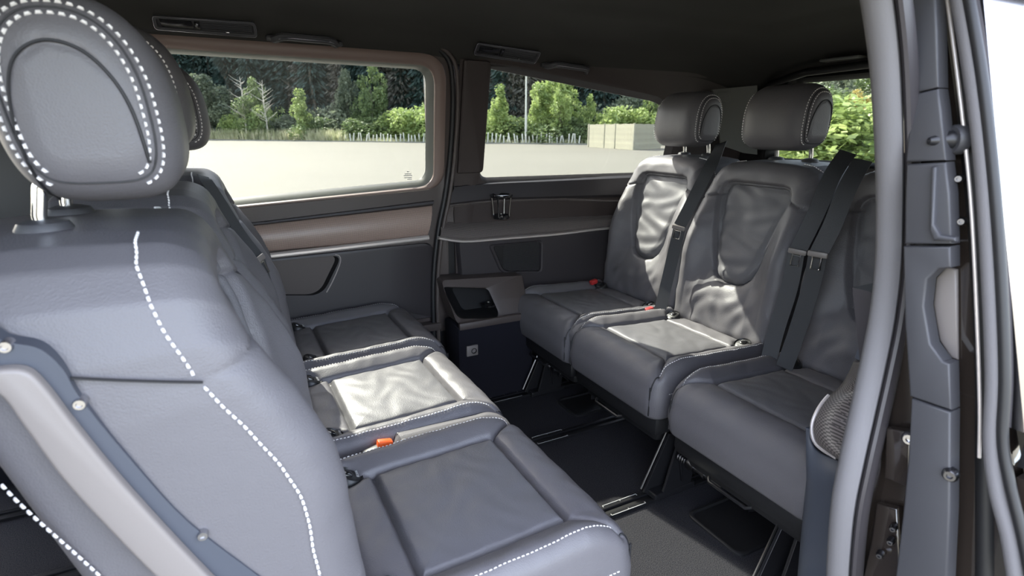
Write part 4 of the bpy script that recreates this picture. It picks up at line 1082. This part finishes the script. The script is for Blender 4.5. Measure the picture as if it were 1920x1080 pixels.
def conifer_mesh(h, wd, seed, n=3600, dead=False):
    r = np.random.default_rng(seed); V = []; Fc = []
    for k in range(n):
        t = r.random() ** .85; z = h * (.06 + .94 * t); rr = wd * .5 * (1 - t) ** .75 + .12; tier = (math.sin(z * 5.5 + seed) * .25 + .85); a = r.random() * 6.28; q = rr * tier * (.35 + .65 * r.random())
        c = np.array((q * math.cos(a), q * math.sin(a), z - q * .35)); d = np.array((math.cos(a), math.sin(a), -.5 - .4 * r.random())); d /= np.linalg.norm(d); s2 = np.cross(d, r.normal(size=3)); s2 /= np.linalg.norm(s2) + 1e-9
        s_ = .34 * (.6 + .8 * r.random()); i = len(V); V += [tuple(c - d * s_), tuple(c + s2 * s_ * .28), tuple(c + d * s_), tuple(c - s2 * s_ * .28)]; Fc.append((i, i + 1, i + 2, i + 3))
    return V, Fc
def tree_proto(name, leafV, leafF, fol, th, r0, seed, br=6, L=1.2, bark=None):
    e = empty(name, (0, 0, -500)); mk('foliage', leafV, leafF, fol, e, False); trunk_mb(th, r0, seed, br, L).build('trunk', bark or BARK, e, False); return e
TP = {}
for i in range(3): TP['con%d' % i] = tree_proto('conifer_tree', *conifer_mesh(17, 5.2, 10 + i), FG['dark'] if i < 2 else FG['brown'], 16.5, .2, i, 14, 1.6)
TP['con3'] = tree_proto('conifer_tree', *conifer_mesh(17, 5.0, 15, 2000), FG['brown'], 16.5, .22, 5, 40, 2.2)
for k, fol in (('bright', 'bright'), ('mid', 'mid'), ('grey', 'grey'), ('yellow', 'yellow')):
    TP['tree_' + k] = tree_proto('broadleaf_tree', *broad_mesh(k, 7.5, 5.0, 31 + len(k), 5200, .17), FG[fol], 6, .12, 3, 10, 1.4)
    TP['bush_' + k] = tree_proto('bush', *broad_mesh(k, 2.6, 4.2, 51 + len(k), 3600, .13), FG[fol], 1.8, .05, 4, 6, .7)
TP['cone_bright'] = tree_proto('young_conifer_tree', *broad_mesh('c', 7.0, 3.2, 77, 3200, .15, True), FG['bright'], 6.6, .08, 5, 12, .7)
PALE = mat('pale_bark', (.55, .52, .45), .8)
TP['bare'] = tree_proto('bare_tree', *broad_mesh('c', 4, 1.6, 78, 260, .1, True), FG['mid'], 6.5, .10, 6, 34, 1.5, PALE)
used = set()
def plant(key, x, y, sc, label, cat, group, sz=None, kind=None):
    p = TP[key]
    c = copy_tree(p); c.location = (x, y, GZ + .1); c.scale = (sc, sc, sz or sc); c.rotation_euler = (0, 0, random.random() * 6.28); tag(c, label, cat, group); return c
def gp(px, back=0.0):
    """ground point on the line of sight of px, 'back' metres behind the kerb"""
    d = ray(px, 245); d = Vector((d.x, d.y)).normalized(); best = None
    for (a, b) in zip(KB[:-1], KB[1:]):
        a = Vector(a); b = Vector(b); e = b - a; den = d.x * e.y - d.y * e.x
        if abs(den) < 1e-9: continue
        t = (a.x * e.y - a.y * e.x) / den; u = (a.x * d.y - a.y * d.x) / den
        if t > 0 and 0 <= u <= 1: best = t if best is None else min(best, t)
    t = (best or 60) + back; return d.x * t, d.y * t, t
# dark conifer forest (rows)
nC = 0
for row, (back, step, sc) in enumerate(((16, 24, 1.15), (24, 22, 1.45), (34, 26, 1.8))):
    px = 170 + row * 9
    while px < 1300:
        x, y, d = gp(px + random.uniform(-6, 6), back + random.uniform(-2, 2)); s_ = sc * random.uniform(.9, 1.15) * (d / 90) ** .4
        key = random.choice(['con0', 'con1', 'con1']) if px < 560 else random.choice(['con2', 'con0', 'con3', 'con1'])
        if 900 < px: key = random.choice(['con2', 'con3', 'con0'])
        lab = {'con0': 'tall dark green conifer in the forest behind the lot', 'con1': 'tall dark green conifer in the forest behind the lot', 'con2': 'tall brownish conifer in the forest behind the lot', 'con3': 'tall thin-crowned brownish conifer in the forest behind the lot'}[key]
        third = ('left', 'middle', 'right')[min(2, int(3 * (max(0, px - 330) / 505 if px < 838 else (px - 895) / 405)))]
        lab2 = lab.replace(' in the forest behind the lot', '') + ', %s forest row, %s part of the %s window' % (('front', 'middle', 'back')[row], third, 'large' if px < 838 else 'rear side')
        if not 836 < px < 897: plant(key, x, y, s_, lab2, 'tree', 'conifers: ' + lab2); nC += 1
        px += step * random.uniform(.8, 1.2)
# broadleaf and young trees in front: (key, px, back, top_py, label, cat)
def by_top(key, px, back, top, base_h, label, cat, group=None, wide=1.0):
    x, y, d = gp(px, back + (2.0 if 'bush' in key and px < 1120 else 0)); dep = d * .89 if px < 400 else d * math.cos(math.atan((px - 960) / F)) * .96
    dep = (Vector((x, y, 0)) - Vector((0, 0, 0))).dot(fwd)
    zt = CAMH + (at(px, top, y=10) - Vector((0, 0, CAMH))).z * (Vector((x, y)).length / Vector(at(px, top, y=10)[:2]).length)
    h = zt - GZ - .1; s_ = h / base_h; o = plant(key, x, y, s_ * wide, label, cat, group, s_); return o
LV = [('tree_grey', 395, 6, 140, 7.5, 'round grey-green tree with pale twigs at the left edge of the large window', 'tree', 1.2),
      ('tree_mid', 480, 5, 150, 7.5, 'leafy tree behind two bare stems, seen through the large window', 'tree', .8),
      ('bare', 462, 2, 138, 6.8, 'left one of two pale bare-stemmed young trees by the kerb', 'tree', 1.0),
      ('bare', 501, 2, 145, 6.8, 'right one of two pale bare-stemmed young trees by the kerb', 'tree', 1.0),
      ('bush_bright', 440, 3, 220, 2.6, 'low yellow-green bush left of the two bare stems', 'bush', .8),
      ('bush_bright', 492, 4, 196, 2.6, 'bright green bush around the foot of the two bare stems', 'bush', .9),
      ('cone_bright', 567, 3, 168, 7.0, 'bright conical young tree in the middle of the large window', 'tree', 1.1),
      ('bush_grey', 535, 4, 220, 2.6, 'grey-green bush left of the conical young tree', 'bush', 1.2),
      ('bush_grey', 625, 6, 200, 2.6, 'large grey-green bush right of the conical young tree', 'bush', 1.1),
      ('bush_mid', 600, 3, 226, 2.6, 'mid green bush beside the row of white stakes, below the grey bush', 'bush', 1.6),
      ('tree_grey', 655, 9, 130, 7.5, 'slim grey-leaved tree in the right half of the large window', 'tree', .55),
      ('tree_mid', 700, 8, 125, 7.5, 'tall mid green tree near the right side of the large window', 'tree', .7),
      ('bush_mid', 690, 3, 226, 2.6, 'rounded green bush behind the stakes, second from the window corner', 'bush', 1.9),
      ('bush_bright', 770, 3, 212, 2.6, 'bright green bush at the right corner of the large window', 'bush', 1.6),
      ('bush_bright', 808, 3, 200, 2.6, 'bright bush hidden partly by the pillar between the windows', 'bush', 1.3),
      ('cone_bright', 938, 3, 160, 7.0, 'bright pointed young tree left of the lamp post', 'tree', 1.0),
      ('bush_bright', 925, 2, 215, 2.6, 'bright bush at the foot of the pointed young tree', 'bush', 1.6),
      ('bush_mid', 960, 2, 232, 2.6, 'darker green bush just left of the lamp post', 'bush', 1.7),
      ('tree_bright', 1045, 5, 132, 7.5, 'big bright leafy tree right of the lamp post', 'tree', 1.0),
      ('cone_bright', 1012, 3, 158, 7.0, 'narrow bright tree right beside the lamp post', 'tree', 1.0),
      ('cone_bright', 1050, 2, 150, 7.0, 'bright birch-like tree in front of the big leafy tree', 'tree', .9),
      ('cone_bright', 1105, 4, 178, 7.0, 'bright narrow tree just left above the wooden fence', 'tree', .9),
      ('bush_mid', 1010, 2, 225, 2.6, 'dark green bush at the foot of the lamp post, right side', 'bush', 1.9),
      ('bush_mid', 1065, 2, 226, 2.6, 'low green bush in front of the big leafy tree', 'bush', 1.9),
      ('bush_mid', 1090, 1, 236, 2.6, 'low green bush touching the left end of the wooden fence', 'bush', 1.6),
      ('bush_bright', 1165, 6, 208, 2.6, 'bright bush showing above the wooden fence', 'bush', 1.3),
      ('bush_bright', 1200, 6, 212, 2.6, 'bright bush above the corner of the wooden fence', 'bush', 1.3),
      ('bush_grey', 1165, 12, 190, 2.6, 'grey-green bush further back above the wooden fence', 'bush', 1.1),
      ('tree_bright', 1232, 8, 150, 7.5, 'bright tree at the rear corner of the smaller side window', 'tree', .8)]
for k, px, back, top, bh, lab, cat, wd in LV: by_top(k, px, back, top, bh, lab, cat, None, wd)
# rear window planting
def rearp(key, px, dist, top, bh, lab, cat, wd=1.0):
    d = ray(px, 245); d = Vector((d.x, d.y)).normalized(); x, y = d.x * dist, d.y * dist
    q = at(px, top, y=10); zt = CAMH + (q.z - CAMH) * dist / Vector(q[:2]).length; s_ = (zt - GZ) / bh; plant(key, x, y, s_ * wd, lab, cat, None, s_)
rearp('bush_bright', 1560, 24, 205, 2.6, 'bright green hedge bush low in the tailgate window, left part', 'bush', 1.6)
rearp('bush_bright', 1622, 22, 222, 2.6, 'bright green hedge bush low in the tailgate window by the door seal', 'bush', 1.6)
rearp('tree_yellow', 1605, 29, 176, 7.5, 'yellow-green leafy shrub in the tailgate window', 'bush', 1.0)
rearp('bush_mid', 1530, 30, 190, 2.6, 'mid green bush in the tailgate window behind the headrest', 'bush', 1.2)
rearp('tree_grey', 1555, 48, 120, 7.5, 'grey-green tree behind the hedge in the tailgate window', 'tree', 1.0)
rearp('tree_mid', 1618, 52, 105, 7.5, 'tall green tree at the top right of the tailgate window', 'tree', 1.1)
rearp('tree_grey', 1500, 50, 120, 7.5, 'grey-green tree seen between headrest and tailgate frame', 'tree', 1.0)
for k, o in list(TP.items()):
    for c in kids(o): bpy.data.objects.remove(c)
    bpy.data.objects.remove(o)
# low grass along the kerb
def grass():
    V = []; Fc = []; r = np.random.default_rng(3)
    for k in range(9000):
        px = r.uniform(340, 1110); 
        if px > 640 and r.random() < .6: continue
        x, y, d = gp(px, r.uniform(.3, 3.5)); h = r.uniform(.5, 1.7) * (1 if px < 650 else .35); a = r.random() * 6.28; w_ = .07; dx, dy = math.cos(a) * w_, math.sin(a) * w_; ln = r.normal(size=2) * .15
        i = len(V); z = GZ + .05; V += [(x - dx, y - dy, z), (x + dx, y + dy, z), (x + ln[0], y + ln[1], z + h)]; Fc.append((i, i + 1, i + 2))
    o = mk('grass_verge', V, Fc, FG['grass'], None, False); tag(o, 'long pale grass and weeds growing along the kerb', 'grass', kind='stuff')
grass()
# white stakes
SW = mat('stake_white', (.62, .63, .56), .7)
st0 = None
for k in range(62):
    px = 648 + k * 7.2 + random.uniform(-2, 2)
    if 835 < px < 895: continue
    x, y, d = gp(px, .6 + random.uniform(-.2, .3)); tl = random.uniform(-.25, .25)
    if st0 is None:
        o = MB().tube([(0, 0, 0), (0, 0, .5), (0, 0, .98), (0, 0, 1.0)], [.075, .075, .07, .03], 6).build('plant_guard', SW); st0 = o
    else: o = st0.copy(); COL.objects.link(o)
    o.location = (x, y, GZ + .04); o.rotation_euler = (tl, random.uniform(-.2, .2), 0); s_ = random.uniform(.8, 1.15); o.scale = (1, 1, s_)
    wn = 'large window' if px < 835 else 'rear side window'; q = int((px - 648) / 47) if px < 835 else int((px - 895) / 50)
    lb = 'short pale stake by the kerb, %s cluster from the left in the %s' % (('first', 'second', 'third', 'fourth', 'fifth')[min(4, q)], wn); tag(o, lb, 'stake', 'stakes: ' + lb)
# lamp post
x, y, d = gp(986, 1.2)
lp = empty('lamp_post', (x, y, GZ), 'tall thin white lamp post seen through the rear side window', 'lamp post')
MB().tube([(0, 0, 0), (0, 0, 3)], .13, 10).build('post_base', SW, lp); MB().tube([(0, 0, 3), (0, 0, 14)], [.10, .07], 10).build('pole', SW, lp)
MB().box((.5, 0, 14), (1.2, .25, .12), .04).build('lamp_head', SW, lp)
# wooden fence: boards one by one
FW = mat('fence_wood', (.42, .40, .30), .85, var=(3, (.30, .29, .22)))
def g0(px, py): return at(px, py, z=GZ)
fa = g0(1103, 275.5); fb_ = g0(1187, 281.5); fc = g0(1240, 278.0)
fn = empty('wooden_fence', fa, 'pale wooden board fence enclosure at the right of the rear side window', 'fence')
bd = None
def boards(a, b, wd=.19, h=1.95):
    global bd
    d = b - a; L = d.length; n_ = int(L / wd); d.normalize(); an = math.atan2(d.y, d.x)
    for k in range(n_):
        if bd is None: bd = MB().box((0, 0, h / 2), (wd * .86, .03, h), .005, seg=1).build('board', FW, fn, False); o = bd
        else: o = bd.copy(); COL.objects.link(o); o.parent = fn
        p = a + d * (wd * (k + .5)) - fa; o.location = p + Vector((0, 0, random.uniform(-.02, .02))); o.rotation_euler = (0, 0, an); o.scale = (random.uniform(.9, 1.04), 1, 1)
    m = MB()
    for z in (.4, 1.0, 1.6):
        nv = Vector((-d.y, d.x, 0)) * .05; m.tube([a - fa + nv + Vector((0, 0, z)), b - fa + nv + Vector((0, 0, z))], .04, 4)
    m.build_each('fence_rail', FW, fn, False)
boards(fa, fb_); boards(fb_, fc)
for p in (fa, fb_, fa.lerp(fb_, .38), fa.lerp(fb_, .62)): MB().box(p - fa + Vector((0, 0, 1)), (.14, .14, 2.0), .01).build('fence_post', FW, fn, False)
